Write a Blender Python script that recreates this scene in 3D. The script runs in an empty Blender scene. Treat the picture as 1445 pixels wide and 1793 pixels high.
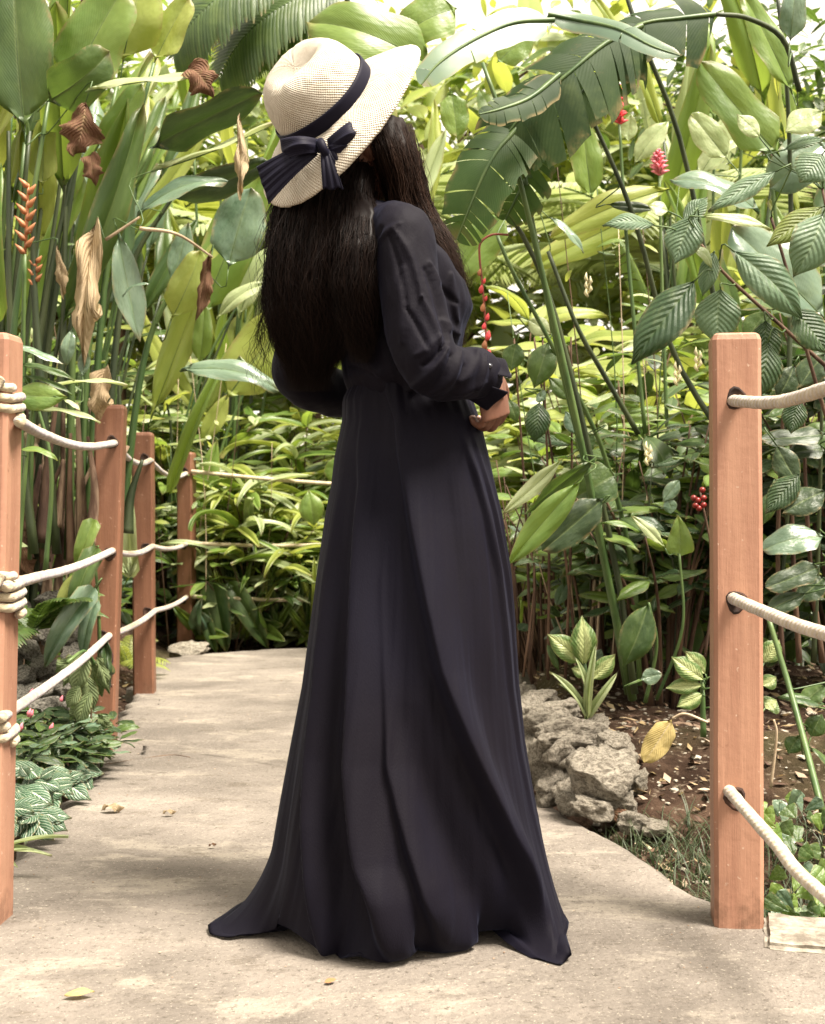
import bpy, bmesh, math, random
import numpy as np
from mathutils import Vector, Matrix, noise
random.seed(7); rng = np.random.default_rng(7)
S = bpy.context.scene
# ------------------------------------------------------------------ camera, sky, sun, exposure
FPX, CX, HY, CH = 2300.0, 722.5, 878.0, 0.85       # focal length in photo pixels, centre column, horizon row, eye height
cam_d = bpy.data.cameras.new('camera'); cam = bpy.data.objects.new('camera', cam_d); S.collection.objects.link(cam)
cam.location = (0, 0, CH); cam.rotation_euler = (math.radians(90), 0, 0)
cam_d.sensor_fit = 'VERTICAL'; cam_d.sensor_height = 36; cam_d.lens = 36*FPX/1793
cam_d.shift_y = -(896.5-HY)/1793; cam_d.clip_start = 0.05; cam_d.clip_end = 400
cam_d.dof.use_dof = True; cam_d.dof.focus_distance = 2.75; cam_d.dof.aperture_fstop = 9.0
S.camera = cam
SUN_EL, SUN_AZ = 64, 122          # the sun stands high to the right, a little behind the photographer (azimuth clockwise from +Y)
W = bpy.data.worlds.new('World'); S.world = W; W.use_nodes = True
nt = W.node_tree; nt.nodes.clear()
wo = nt.nodes.new('ShaderNodeOutputWorld'); bg = nt.nodes.new('ShaderNodeBackground'); bg.inputs[1].default_value = 0.12
sky = nt.nodes.new('ShaderNodeTexSky'); sky.sky_type = 'NISHITA'; sky.sun_disc = False
sky.sun_elevation = math.radians(SUN_EL); sky.sun_rotation = math.radians(SUN_AZ); sky.dust_density = 4
cl = nt.nodes.new('ShaderNodeTexNoise'); cl.inputs['Scale'].default_value = 2.2; cl.inputs['Detail'].default_value = 5
rm = nt.nodes.new('ShaderNodeMapRange'); rm.inputs[1].default_value = .3; rm.inputs[2].default_value = .7; rm.inputs[3].default_value = .86; rm.inputs[4].default_value = 1.0
mx = nt.nodes.new('ShaderNodeMix'); mx.data_type = 'RGBA'
mx.inputs[7].default_value = (3.9, 3.5, 2.85, 1)
tcw = nt.nodes.new('ShaderNodeTexCoord')
nt.links.new(tcw.outputs['Generated'], cl.inputs['Vector'])
nt.links.new(cl.outputs[0], rm.inputs[0]); nt.links.new(rm.outputs[0], mx.inputs[0])
nt.links.new(sky.outputs[0], mx.inputs[6]); nt.links.new(mx.outputs[2], bg.inputs[0]); nt.links.new(bg.outputs[0], wo.inputs[0])
sl = bpy.data.lights.new('sun', 'SUN'); sl.energy = 3.6; sl.angle = math.radians(20); sl.color = (1, .91, .79)
so = bpy.data.objects.new('sun', sl); S.collection.objects.link(so)
e, a_ = math.radians(SUN_EL), math.radians(SUN_AZ)
sdir = Vector((math.sin(a_)*math.cos(e), math.cos(a_)*math.cos(e), math.sin(e)))
so.rotation_euler = sdir.to_track_quat('Z', 'Y').to_euler(); so.location = sdir*20
S.view_settings.view_transform = 'Standard'; S.view_settings.look = 'None'; S.view_settings.gamma = 1
S.view_settings.exposure = 2.05
S.cycles.use_denoising = True; S.cycles.max_bounces = 8; S.cycles.transparent_max_bounces = 4
S.cycles.diffuse_bounces = 3; S.cycles.glossy_bounces = 2; S.cycles.transmission_bounces = 4
S.cycles.sample_clamp_indirect = 6; S.cycles.caustics_reflective = False; S.cycles.caustics_refractive = False

# ------------------------------------------------------------------ helpers
def P(px, py, d):            # the place that stands at distance d and is seen at photo point (px, py)
    return Vector(((px-CX)/FPX*d, d, CH-(py-HY)/FPX*d))
def lerp(a, b, t): return a+(b-a)*t
def sm(x, a=0., b=1.):
    t = min(1., max(0., (x-a)/(b-a))); return t*t*(3-2*t)
def interp(x, tab):          # tab: rows (x, v1, v2, ...)
    if x <= tab[0][0]: return tab[0][1:]
    for p, q in zip(tab, tab[1:]):
        if x <= q[0]:
            t = (x-p[0])/(q[0]-p[0]); return tuple(lerp(i, j, t) for i, j in zip(p[1:], q[1:]))
    return tab[-1][1:]
def tag(o, label=None, cat=None, group=None, kind=None):
    for k, v in (('label', label), ('category', cat), ('group', group), ('kind', kind)):
        if v: o[k] = v
    return o
def mesh(name, V, F, mats, uv=None, fm=None, smooth=True):
    me = bpy.data.meshes.new(name)
    me.from_pydata([tuple(v) for v in V], [], F)
    if not isinstance(mats, (list, tuple)): mats = [mats]
    for m in mats: me.materials.append(m)
    if uv is not None:
        l = me.uv_layers.new(name='UVMap'); li = np.empty(len(me.loops), dtype=np.int32); me.loops.foreach_get('vertex_index', li)
        l.data.foreach_set('uv', np.asarray(uv, dtype=np.float32)[li].ravel())
    if fm is not None: me.polygons.foreach_set('material_index', np.asarray(fm, dtype=np.int32))
    me.polygons.foreach_set('use_smooth', np.full(len(me.polygons), smooth))
    me.update(); return me
def obj(name, me, parent=None, loc=None):
    o = bpy.data.objects.new(name, me); S.collection.objects.link(o)
    if parent is not None:
        o.parent = parent
        if loc is None:      # mesh is in world coordinates
            w = parent
            off = Vector((0, 0, 0))
            while w is not None: off += w.location; w = w.parent
            o.location = -off
    if loc is not None: o.location = loc
    return o
def empty(name, loc, label=None, cat=None, group=None):
    o = bpy.data.objects.new(name, None); S.collection.objects.link(o); o.location = loc; o.empty_display_size = .1
    return tag(o, label, cat, group)
class MB:
    def __init__(s): s.V = []; s.F = []; s.U = []; s.M = []
    def add(s, V, F, U=None, m=0):
        n = len(s.V); s.V += [tuple(v) for v in V]; s.F += [tuple(i+n for i in f) for f in F]
        s.U += list(U) if U is not None else [(0, 0)]*len(V); s.M += [m]*len(F); return s
    def tube(s, pts, rad, n=8, m=0, cap=True):
        V, F, U = tube(pts, rad, n, cap); return s.add(V, F, U, m)
    def build(s, name, mats, parent=None, smooth=True):
        return obj(name, mesh(name, s.V, s.F, mats, s.U, s.M, smooth), parent)
def tube(pts, rad, n=8, cap=True, flat=1.0):
    pts = [Vector(p) for p in pts]; k = len(pts)
    if not isinstance(rad, (list, tuple)): rad = [rad]*k
    V, F, U = [], [], []; t0 = (pts[1]-pts[0]).normalized()
    up = Vector((0, 0, 1)) if abs(t0.z) < .9 else Vector((1, 0, 0))
    nrm = (up-t0*up.dot(t0)).normalized(); L = 0
    for i, p in enumerate(pts):
        t = (pts[min(i+1, k-1)]-pts[max(i-1, 0)]).normalized()
        nrm = (nrm-t*nrm.dot(t))
        nrm = nrm.normalized() if nrm.length > 1e-6 else t.orthogonal().normalized()
        b = t.cross(nrm)
        if i: L += (p-pts[i-1]).length
        for j in range(n):
            a = 2*math.pi*j/n; V.append(p+(nrm*math.cos(a)*flat+b*math.sin(a))*rad[i]); U.append((j/n, L))
    for i in range(k-1):
        for j in range(n):
            a, b_ = i*n+j, i*n+(j+1) % n; F.append((a, b_, b_+n, a+n))
    if cap: F.append(tuple(range(n))[::-1]); F.append(tuple(range((k-1)*n, k*n)))
    return V, F, U
def spline(ctrl, n=24):
    c = [Vector(p) for p in ctrl]; c = [c[0]*2-c[1]]+c+[c[-1]*2-c[-2]]; out = []
    m = len(c)-3
    for i in range(n+1):
        t = i/n*m; k = min(int(t), m-1); t -= k; p0, p1, p2, p3 = c[k:k+4]
        out.append(.5*((2*p1)+(p2-p0)*t+(2*p0-5*p1+4*p2-p3)*t*t+(3*p1-p0-3*p2+p3)*t**3))
    return out
def apply_mods(o):
    dg = bpy.context.evaluated_depsgraph_get(); me = bpy.data.meshes.new_from_object(o.evaluated_get(dg))
    o.modifiers.clear(); o.data = me; return o
def fbm(p, s=1., o=3): return noise.fractal(Vector(p)*s, 1.0, 2.0, o)

# ------------------------------------------------------------------ materials
class NT:
    def __init__(s, name):
        s.m = bpy.data.materials.new(name); s.m.use_nodes = True; s.t = s.m.node_tree; s.t.nodes.clear()
        s.out = s.n('ShaderNodeOutputMaterial')
    def n(s, ty, **kw):
        o = s.t.nodes.new(ty)
        for k, v in kw.items(): setattr(o, k, v)
        return o
    def put(s, sock, v):
        if v is None: return
        if hasattr(v, 'is_linked') or hasattr(v, 'links'): s.t.links.new(v, sock)
        else:
            if isinstance(v, tuple) and len(v) == 3 and sock.type == 'RGBA': v = v+(1,)
            sock.default_value = v
    def math(s, op, a, b=None, c=None, clamp=False):
        o = s.n('ShaderNodeMath', operation=op); o.use_clamp = clamp
        s.put(o.inputs[0], a); s.put(o.inputs[1], b)
        if c is not None: s.put(o.inputs[2], c)
        return o.outputs[0]
    def mix(s, f, a, b, blend='MIX'):
        o = s.n('ShaderNodeMix', data_type='RGBA', blend_type=blend); s.put(o.inputs[0], f); s.put(o.inputs[6], a); s.put(o.inputs[7], b); return o.outputs[2]
    def noise(s, vec, scale, detail=4, rough=.6, dist=0):
        o = s.n('ShaderNodeTexNoise'); s.put(o.inputs['Vector'], vec); o.inputs['Scale'].default_value = scale
        o.inputs['Detail'].default_value = detail; o.inputs['Roughness'].default_value = rough; o.inputs['Distortion'].default_value = dist; return o.outputs[0]
    def ramp(s, f, lo, hi, a=0., b=1.):
        o = s.n('ShaderNodeMapRange'); o.interpolation_type = 'SMOOTHSTEP'; s.put(o.inputs[0], f)
        for i, v in enumerate((lo, hi, a, b)): s.put(o.inputs[i+1], v)
        return o.outputs[0]
    def coord(s, k='Object'): return s.n('ShaderNodeTexCoord').outputs[k]
    def mapping(s, vec, scale):
        o = s.n('ShaderNodeMapping'); s.put(o.inputs[0], vec); o.inputs['Scale'].default_value = scale; return o.outputs[0]
    def bump(s, h, st, dist, nrm=None):
        o = s.n('ShaderNodeBump'); o.inputs['Strength'].default_value = st; o.inputs['Distance'].default_value = dist; s.put(o.inputs['Height'], h)
        if nrm is not None: s.put(o.inputs['Normal'], nrm)
        return o.outputs[0]
    def bsdf(s, col, rough=.6, nrm=None, spec=.5, metal=0, sheen=0, coat=0):
        o = s.n('ShaderNodeBsdfPrincipled'); s.put(o.inputs['Base Color'], col); s.put(o.inputs['Roughness'], rough)
        s.put(o.inputs['Specular IOR Level'], spec); o.inputs['Metallic'].default_value = metal
        if sheen: o.inputs['Sheen Weight'].default_value = sheen; o.inputs['Sheen Roughness'].default_value = .4; o.inputs['Sheen Tint'].default_value = (.5, .58, 1, 1)
        if coat: o.inputs['Coat Weight'].default_value = coat
        if nrm is not None: s.put(o.inputs['Normal'], nrm)
        return o
    def done(s, sh):
        s.t.links.new(sh if not hasattr(sh, 'outputs') else sh.outputs[0], s.out.inputs[0]); return s.m

def leaf_mat(name, dark, light, trans, vein=(.35, .42, .18), veins=14, skew=.35, vstr=.35, rough=.36, bump=.35, tf=.38, varieg=None, spots=.4, spec=.6):
    n = NT(name); uv = n.n('ShaderNodeUVMap'); sep = n.n('ShaderNodeSeparateXYZ'); n.t.links.new(uv.outputs[0], sep.inputs[0])
    u, v = sep.outputs[0], sep.outputs[1]
    av = n.math('MULTIPLY', n.math('ABSOLUTE', n.math('SUBTRACT', v, .5)), 2.)
    st = n.math('FRACT', n.math('SUBTRACT', n.math('MULTIPLY', u, float(veins)), n.math('MULTIPLY', av, skew*veins)))
    dd = n.math('ABSOLUTE', n.math('SUBTRACT', st, .5))                     # 0.5 at a side vein
    vm = n.ramp(dd, .40, .5); mid = n.ramp(av, .07, .03)
    oi = n.n('ShaderNodeObjectInfo').outputs['Random']; gi = n.n('ShaderNodeNewGeometry'); isl = gi.outputs['Random Per Island']
    rnd = n.math('FRACT', n.math('ADD', n.math('MULTIPLY', oi, 7.31), isl))
    co = n.coord()
    mot = n.ramp(n.noise(co, 3.0, 4, .6, 1.), .3, .7)
    f = n.math('ADD', n.math('MULTIPLY', rnd, .65), n.math('MULTIPLY', mot, .35))
    col = n.mix(f, dark, light)
    if varieg:
        vz = n.math('ADD', n.math('MULTIPLY', av, .6), n.math('MULTIPLY', n.noise(n.mapping(uv.outputs[0], (9, 9, 1)), 1.6, 5, .75, 1.5), .9))
        col = n.mix(n.ramp(vz, .62, .82, 1., 0.), col, varieg)
    col = n.mix(n.math('MULTIPLY', n.math('MAXIMUM', n.math('MULTIPLY', vm, .5), mid), vstr*1.6, clamp=True), col, vein)
    sp = n.ramp(n.noise(co, 17, 5, .7), .62, .75)
    col = n.mix(n.math('MULTIPLY', sp, spots), col, (.16, .11, .045))
    edge = n.math('MULTIPLY', n.ramp(av, .80, 1.0), n.ramp(n.noise(co, 11, 4, .7), .42, .62))
    col = n.mix(n.math('MULTIPLY', edge, .75), col, (.26, .19, .08))
    tipb = n.math('MULTIPLY', n.ramp(u, .86, 1.0), n.ramp(rnd, .35, .6))
    col = n.mix(n.math('MULTIPLY', tipb, .7), col, (.22, .15, .07))
    col = n.mix(n.math('MULTIPLY', n.ramp(n.noise(co, 6, 5, .7), .5, .72), .16), col, (.26, .32, .10))
    hgt = n.math('ADD', n.math('MULTIPLY', dd, -1.), n.math('MULTIPLY', n.noise(co, 60, 3), .25))
    nr = n.bump(hgt, bump, .006, n.bump(n.noise(co, 5, 2, .5), .18, .03))
    rr = n.math('ADD', rough, n.math('MULTIPLY', n.noise(co, 9, 3), .25))
    pb = n.bsdf(col, n.math('SUBTRACT', rr, .08), nr, spec)
    tl = n.n('ShaderNodeBsdfTranslucent'); tc = n.mix(.5, n.mix(1., col, trans, 'MULTIPLY'), trans); n.put(tl.inputs[0], n.mix(n.math('MULTIPLY', vm, .3), tc, dark)); n.put(tl.inputs[1], nr)
    ms = n.n('ShaderNodeMixShader'); n.put(ms.inputs[0], tf); n.t.links.new(pb.outputs[0], ms.inputs[1]); n.t.links.new(tl.outputs[0], ms.inputs[2])
    return n.done(ms)
M = {}
M['bright'] = leaf_mat('leaf_bright', (.075, .155, .025), (.20, .29, .06), (.42, .54, .08), veins=38, vstr=.12, bump=.12, tf=.44)
M['yellow'] = leaf_mat('leaf_yellow_green', (.19, .26, .04), (.38, .42, .11), (.60, .64, .13), veins=38, vstr=.12, bump=.12, tf=.48)
M['mid'] = leaf_mat('leaf_mid_green', (.02, .055, .014), (.09, .15, .035), (.20, .32, .05), veins=34, vstr=.15, bump=.14)
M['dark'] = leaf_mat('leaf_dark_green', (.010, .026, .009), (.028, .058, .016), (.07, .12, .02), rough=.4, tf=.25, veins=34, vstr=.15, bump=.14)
M['teal'] = leaf_mat('leaf_waxy_blue_green', (.07, .13, .085), (.18, .26, .17), (.20, .34, .15), rough=.26, tf=.3, bump=.10, spec=.9, veins=40, vstr=.12)
M['quilt'] = leaf_mat('leaf_quilted', (.075, .14, .075), (.16, .24, .14), (.20, .32, .12), veins=11, skew=.3, vein=(.28, .38, .22), vstr=.28, rough=.42, bump=.6)
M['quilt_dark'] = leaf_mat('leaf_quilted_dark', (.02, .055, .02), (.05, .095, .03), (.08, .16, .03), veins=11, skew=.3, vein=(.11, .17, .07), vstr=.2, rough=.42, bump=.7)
M['quilt_yellow'] = leaf_mat('leaf_quilted_yellow', (.13, .18, .03), (.24, .28, .07), (.38, .42, .08), veins=11, skew=.3, vstr=.5, rough=.45, bump=.7, tf=.42)
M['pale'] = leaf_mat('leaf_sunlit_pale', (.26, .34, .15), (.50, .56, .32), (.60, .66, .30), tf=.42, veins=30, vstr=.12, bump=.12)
M['fitt'] = leaf_mat('leaf_white_veined', (.02, .07, .03), (.04, .11, .05), (.08, .16, .05), vein=(.75, .8, .62), veins=9, skew=.4, vstr=1.0, bump=.5, tf=.2)
M['dieff'] = leaf_mat('leaf_variegated', (.07, .15, .03), (.12, .2, .05), (.3, .38, .1), varieg=(.52, .58, .26), veins=10)
M['dry'] = leaf_mat('leaf_dry_brown', (.10, .045, .025), (.24, .13, .08), (.2, .09, .04), vein=(.3, .2, .12), rough=.7, bump=.8, tf=.2, spots=.5, spec=.2)
M['straw'] = leaf_mat('leaf_dry_straw', (.33, .24, .14), (.55, .43, .28), (.5, .36, .18), vein=(.5, .4, .25), rough=.7, bump=.8, tf=.25, spots=.4, spec=.2)
M['deadyellow'] = leaf_mat('leaf_dead_yellow', (.5, .38, .13), (.62, .5, .22), (.5, .4, .12), vein=(.6, .5, .3), rough=.6, spots=.3)

def simple(name, c1, c2, scale=6, rough=.7, bump=.3, bscale=40, bd=.004, stretch=(1, 1, 1), spec=.4, detail=5, lo=.35, hi=.65, sheen=0):
    n = NT(name); co = n.mapping(n.coord(), stretch)
    oi = n.n('ShaderNodeObjectInfo').outputs['Random']
    off = n.n('ShaderNodeVectorMath', operation='ADD'); n.put(off.inputs[0], co); cx = n.n('ShaderNodeCombineXYZ'); n.put(cx.inputs[0], n.math('MULTIPLY', oi, 50.)); n.put(off.inputs[1], cx.outputs[0]); co = off.outputs[0]
    col = n.mix(n.ramp(n.noise(co, scale, detail), lo, hi), c1, c2)
    nr = n.bump(n.noise(co, bscale, 5, .65), bump, bd)
    return n.done(n.bsdf(col, rough, nr, spec, sheen=sheen))
M['stem'] = simple('stem_green', (.035, .075, .02), (.09, .14, .04), 5, .45, .3, 60, .002, (3, 3, .5))
M['stem_dark'] = simple('stem_dark_green', (.018, .03, .012), (.05, .065, .025), 5, .5, .3, 60, .002, (3, 3, .5))
M['stem_brown'] = simple('stem_brown', (.045, .022, .014), (.13, .075, .045), 6, .8, .6, 50, .004, (3, 3, .6))
M['sheath'] = simple('sheath_dry', (.07, .035, .022), (.34, .24, .16), 7, .85, .8, 40, .006, (4, 4, .5))
M['twig'] = simple('twig_pale', (.30, .22, .14), (.5, .4, .28), 9, .8, .5, 60, .002)
# ---- concrete, soil, stone, paint, rope, cloth
n = NT('concrete'); co = n.coord()
base = n.mix(n.ramp(n.noise(co, 1.5, 7, .68, .1), .36, .64), (.126, .109, .093), (.216, .189, .162))
base = n.mix(n.math('MULTIPLY', n.ramp(n.noise(n.mapping(co, (.8, 1.5, 1)), 2.8, 7, .72, .2), .52, .64), .45), base, (.36, .32, .26))
base = n.mix(n.math('MULTIPLY', n.ramp(n.noise(n.mapping(co, (.8, 1.4, 1)), 5.5, 7, .78, .1), .55, .68), .6), base, (.085, .068, .05))
base = n.mix(n.math('MULTIPLY', n.ramp(n.noise(co, 75, 4, .75), .56, .66), .65), base, (.05, .04, .03))
base = n.mix(n.math('MULTIPLY', n.ramp(n.noise(co, 130, 3, .7), .59, .68), .55), base, (.42, .38, .31))
hh = n.math('ADD', n.noise(co, 60, 5, .7), n.math('MULTIPLY', n.noise(co, 7, 5, .6), 1.6))
base = n.mix(n.math('MULTIPLY', n.ramp(n.noise(co, 16, 6, .8), .56, .64), .45), base, (.075, .062, .05))
ck = n.n('ShaderNodeTexVoronoi', feature='DISTANCE_TO_EDGE'); n.put(ck.inputs['Vector'], n.mix(.12, co, n.n('ShaderNodeTexNoise').outputs[1])); ck.inputs['Scale'].default_value = .9
base = n.mix(n.math('MULTIPLY', n.ramp(ck.outputs[0], .006, .001), n.ramp(n.noise(co, 2.3, 3), .52, .7, 0., .6)), base, (.05, .04, .032))
M['concrete'] = n.done(n.bsdf(base, .85, n.bump(hh, .9, .010), .25))
M['pad'] = simple('concrete_pale', (.13, .112, .09), (.30, .27, .22), 26, .85, .7, 60, .006, spec=.25)
n = NT('soil'); co = n.coord()
c = n.mix(n.ramp(n.noise(co, 9, 6, .7), .35, .7), (.035, .020, .013), (.10, .062, .042))
c = n.mix(n.math('MULTIPLY', n.ramp(n.noise(co, 45, 3, .6), .58, .66), .8), c, (.24, .19, .14))
c = n.mix(n.math('MULTIPLY', n.ramp(n.noise(co, 1.1, 3, .5), .5, .62), .35), c, (.09, .10, .04))
M['soil'] = n.done(n.bsdf(c, .95, n.bump(n.noise(co, 38, 6, .75), 1., .03), .1))
n = NT('limestone'); co = n.coord(); oi = n.n('ShaderNodeObjectInfo').outputs['Random']
sh = n.n('ShaderNodeVectorMath', operation='ADD'); cx = n.n('ShaderNodeCombineXYZ'); n.put(cx.inputs[0], n.math('MULTIPLY', oi, 40.)); n.put(sh.inputs[0], co); n.put(sh.inputs[1], cx.outputs[0]); co = sh.outputs[0]
c = n.mix(n.ramp(n.noise(co, 7, 7, .72, .8), .38, .62), (.22, .19, .15), (.62, .56, .46))
c = n.mix(n.math('MULTIPLY', n.ramp(n.noise(co, 22, 5, .75), .58, .70), .8), c, (.06, .05, .04))
c = n.mix(n.math('MULTIPLY', n.ramp(n.noise(co, 11, 4, .7), .56, .7), .6), c, (.55, .50, .40))
M['stone'] = n.done(n.bsdf(c, .9, n.bump(n.math('ADD', n.noise(co, 14, 7, .78), n.math('MULTIPLY', n.noise(co, 70, 3), .3)), 1., .03), .2))
M['stone_grey'] = simple('stone_grey', (.15, .14, .12), (.50, .47, .40), 9, .9, 1., 16, .03, spec=.2, detail=7, lo=.38, hi=.62)
for tone, PA, PB in (('orange', (.29, .145, .095), (.38, .205, .135)), ('brown', (.15, .066, .038), (.21, .098, .058))):  # brown: darker copy of the post paint, shade put into its colour
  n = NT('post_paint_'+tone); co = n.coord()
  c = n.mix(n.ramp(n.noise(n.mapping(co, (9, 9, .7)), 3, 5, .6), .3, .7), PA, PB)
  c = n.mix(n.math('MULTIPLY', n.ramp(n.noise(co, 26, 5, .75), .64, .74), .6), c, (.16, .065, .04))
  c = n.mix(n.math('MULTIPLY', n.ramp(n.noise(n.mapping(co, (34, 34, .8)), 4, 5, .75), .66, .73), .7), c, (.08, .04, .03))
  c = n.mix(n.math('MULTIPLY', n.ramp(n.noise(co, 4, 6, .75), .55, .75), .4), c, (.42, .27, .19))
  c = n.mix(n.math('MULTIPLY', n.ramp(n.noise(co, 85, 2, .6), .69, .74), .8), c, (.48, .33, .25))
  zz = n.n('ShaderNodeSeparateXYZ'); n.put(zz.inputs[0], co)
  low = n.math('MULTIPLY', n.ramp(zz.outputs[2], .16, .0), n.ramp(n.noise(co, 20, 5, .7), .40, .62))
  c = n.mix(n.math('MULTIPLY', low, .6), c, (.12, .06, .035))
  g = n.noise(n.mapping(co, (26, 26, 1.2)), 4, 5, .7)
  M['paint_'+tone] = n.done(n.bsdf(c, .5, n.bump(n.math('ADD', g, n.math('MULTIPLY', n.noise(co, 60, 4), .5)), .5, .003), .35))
  M['hole'] = simple('hole_painted_shade', (.02, .012, .01), (.06, .03, .02), 30, .9)  # near-black colour stands for the shade inside the drilled holes
n = NT('rope'); uv = n.n('ShaderNodeUVMap'); sp = n.n('ShaderNodeSeparateXYZ'); n.t.links.new(uv.outputs[0], sp.inputs[0])
tw = n.math('SINE', n.math('MULTIPLY', n.math('ADD', n.math('MULTIPLY', sp.outputs[0], 3.), n.math('MULTIPLY', sp.outputs[1], 55.)), 6.2832))
co = n.coord(); fz = n.noise(co, 260, 3, .7)
c = n.mix(n.ramp(n.noise(co, 25, 4), .35, .7), (.42, .345, .235), (.58, .50, .36))
M['rope'] = n.done(n.bsdf(c, .9, n.bump(n.math('ADD', n.math('MULTIPLY', tw, .35), fz), .7, .003), .1, sheen=.3))
n = NT('dress_cloth'); co = n.coord()
wv = n.noise(n.mapping(co, (1, 1, .35)), 520, 2, .6)
c = n.mix(n.ramp(n.noise(co, 3, 3), .3, .7), (.0027, .0017, .0046), (.0031, .0025, .0076))
M['dress'] = n.done(n.bsdf(c, .72, n.bump(n.math('ADD', n.math('MULTIPLY', wv, .8), n.noise(co, 9, 3, .5)), .25, .004), .12, sheen=.04))
M['button'] = simple('button_dark', (.02, .02, .025), (.03, .03, .04), 5, .15, 0, spec=.8)
n = NT('straw_weave'); uv = n.n('ShaderNodeUVMap'); sp = n.n('ShaderNodeSeparateXYZ'); n.t.links.new(uv.outputs[0], sp.inputs[0])
a = n.math('SINE', n.math('MULTIPLY', sp.outputs[0], 6.2832)); b = n.math('SINE', n.math('MULTIPLY', sp.outputs[1], 6.2832)); w_ = n.math('MULTIPLY', a, b)
co = n.coord(); c = n.mix(n.ramp(n.noise(co, 30, 5, .7), .3, .7), (.52, .46, .37), (.64, .59, .50))
c = n.mix(n.math('MULTIPLY', n.math('MULTIPLY', n.ramp(w_, -.3, -.85), n.ramp(n.noise(co, 28, 3), .35, .6)), .38), c, (.34, .26, .16))
M['straw_hat'] = n.done(n.bsdf(c, .7, n.bump(n.math('ADD', w_, n.math('MULTIPLY', n.noise(co, 120, 4, .7), 1.3)), .8, .0020), .3))
n = NT('ribbon_cloth'); uv = n.n('ShaderNodeUVMap'); sp = n.n('ShaderNodeSeparateXYZ'); n.t.links.new(uv.outputs[0], sp.inputs[0])
rb = n.math('SINE', n.math('MULTIPLY', sp.outputs[1], 6.2832*14))
M['ribbon'] = n.done(n.bsdf((.0055, .0048, .0125), .6, n.bump(rb, .15, .002), .12, sheen=.06))
def hair_mat(name, c1, c2):
    n = NT(name); oi = n.n('ShaderNodeNewGeometry').outputs['Random Per Island']
    o = n.bsdf(n.mix(oi, c1, c2), .5, None, .10); return n.done(o)
M['hair'] = hair_mat('hair_black', (.0035, .0021, .0021), (.014, .0075, .0055))
M['hair_brown'] = hair_mat('hair_dark_brown', (.008, .0045, .0035), (.034, .018, .012))
n = NT('skin'); co = n.coord(); sk = n.bsdf(n.mix(n.noise(co, 20, 3), (.13, .058, .038), (.19, .09, .058)), .5, n.bump(n.noise(co, 160, 3), .2, .001), .4)
sk.inputs['Subsurface Weight'].default_value = .08; sk.inputs['Subsurface Radius'].default_value = (.01, .004, .002); M['skin'] = n.done(sk)
M['nail'] = simple('nail', (.5, .3, .24), (.55, .34, .27), 5, .3, 0)
def flat(name, c, rough=.5, var=.25): return simple(name, tuple(x*(1-var) for x in c), tuple(min(1, x*(1+var)) for x in c), 25, rough, .3, 80, .002)
M['red'] = flat('petal_red', (.62, .06, .07)); M['pink'] = flat('petal_pink', (.80, .22, .28)); M['orange'] = flat('bract_orange', (.36, .14, .06)); M['berry'] = flat('berry_red', (.18, .015, .012), .35)
M['redstem'] = flat('stem_red', (.22, .05, .03)); M['cream'] = flat('petal_cream', (.75, .68, .42)); M['purple'] = flat('withered_purple', (.035, .010, .028)); M['litter'] = simple('litter', (.14, .08, .05), (.42, .33, .24), 3, .9)
M['grass'] = leaf_mat('grass_blade', (.015, .03, .012), (.06, .085, .04), (.06, .10, .03), rough=.5, bump=.1)

# ------------------------------------------------------------------ the ground and the path
LE = [(-.99, .5), (-.965, 2.2), (-.958, 3.05), (-1.0, 3.5), (-.975, 3.9), (-1.06, 4.4), (-1.10, 4.7), (-1.17, 5.3), (-1.27, 5.9), (-1.36, 6.6), (-1.33, 7.2), (-1.1, 7.42), (-.6, 7.7), (0, 7.9), (1.5, 8.2)]
RE = [(1.10, .5), (1.08, 1.9), (.86, 2.3), (.74, 2.62), (.62, 2.84), (.53, 3.25), (.43, 3.54), (.37, 3.82), (.33, 4.4), (.33, 5.2), (.4, 5.7), (.8, 6.0), (1.6, 6.2), (2.5, 6.3), (4, 6.4)]
def terrain(x, y):
    left = sm(-x, 1.12+.06*max(0, y-4), 1.85+.06*max(0, y-4))*.34*sm(y, 2.6, 4.4)
    right = 0
    if x > .3:
        ledge = interp(y, [(3.2, .62), (3.6, .50), (4.2, .46), (5.6, .46), (6.2, 3.)])[0]
        right = sm(x, ledge-.02, ledge+.10)*(.20*sm(y, 3.15, 4.0)+.04*sm(y, 4, 6))*(1-sm(y, 5.3, 6.1))
        right -= .10*sm(x, .66, .85)*(1-sm(y, 2.9, 3.6))
    far = .25*sm(y, 9, 14)
    z = -.05+left+right+far+.012*fbm((x*3, y*3, 0))*min(1., 8./max(y, 1))+.02*fbm((x*9, y*9, 4))*(1 if -3 < x < 3 and y < 8 else 0)
    return z
xs = np.concatenate([[-90, -50, -25, -12, -8, -6, -5, -4.5], np.linspace(-4, -2.2, 18), np.linspace(-2.1, 2.6, 118), np.linspace(2.7, 5, 20), [6, 8, 12, 25, 50, 90]])
ys = np.concatenate([[-60, -20, -5, -1, .5], np.linspace(1, 7, 150), np.linspace(7.1, 10, 30), [11, 12, 14, 17, 22, 30, 45, 80, 160, 300]])
V = []; F = []
def inside(x, y):   # under the path the ground sinks, so that only the slab shows
    l = interp(y, [(b, a) for a, b in LE[:11]])[0]; r = interp(y, [(b, a) for a, b in RE[:11]])[0]
    return l+.06 < x < r-.06 and y < 7.1
for y in ys:
    for x in xs:
        V.append((x, y, -.09 if inside(x, y) else terrain(x, y)))
nx = len(xs)
for j in range(len(ys)-1):
    for i in range(nx-1): a = j*nx+i; F.append((a, a+1, a+nx+1, a+nx))
tag(obj('ground', mesh('ground', V, F, M['soil'])), kind='structure')
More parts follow.
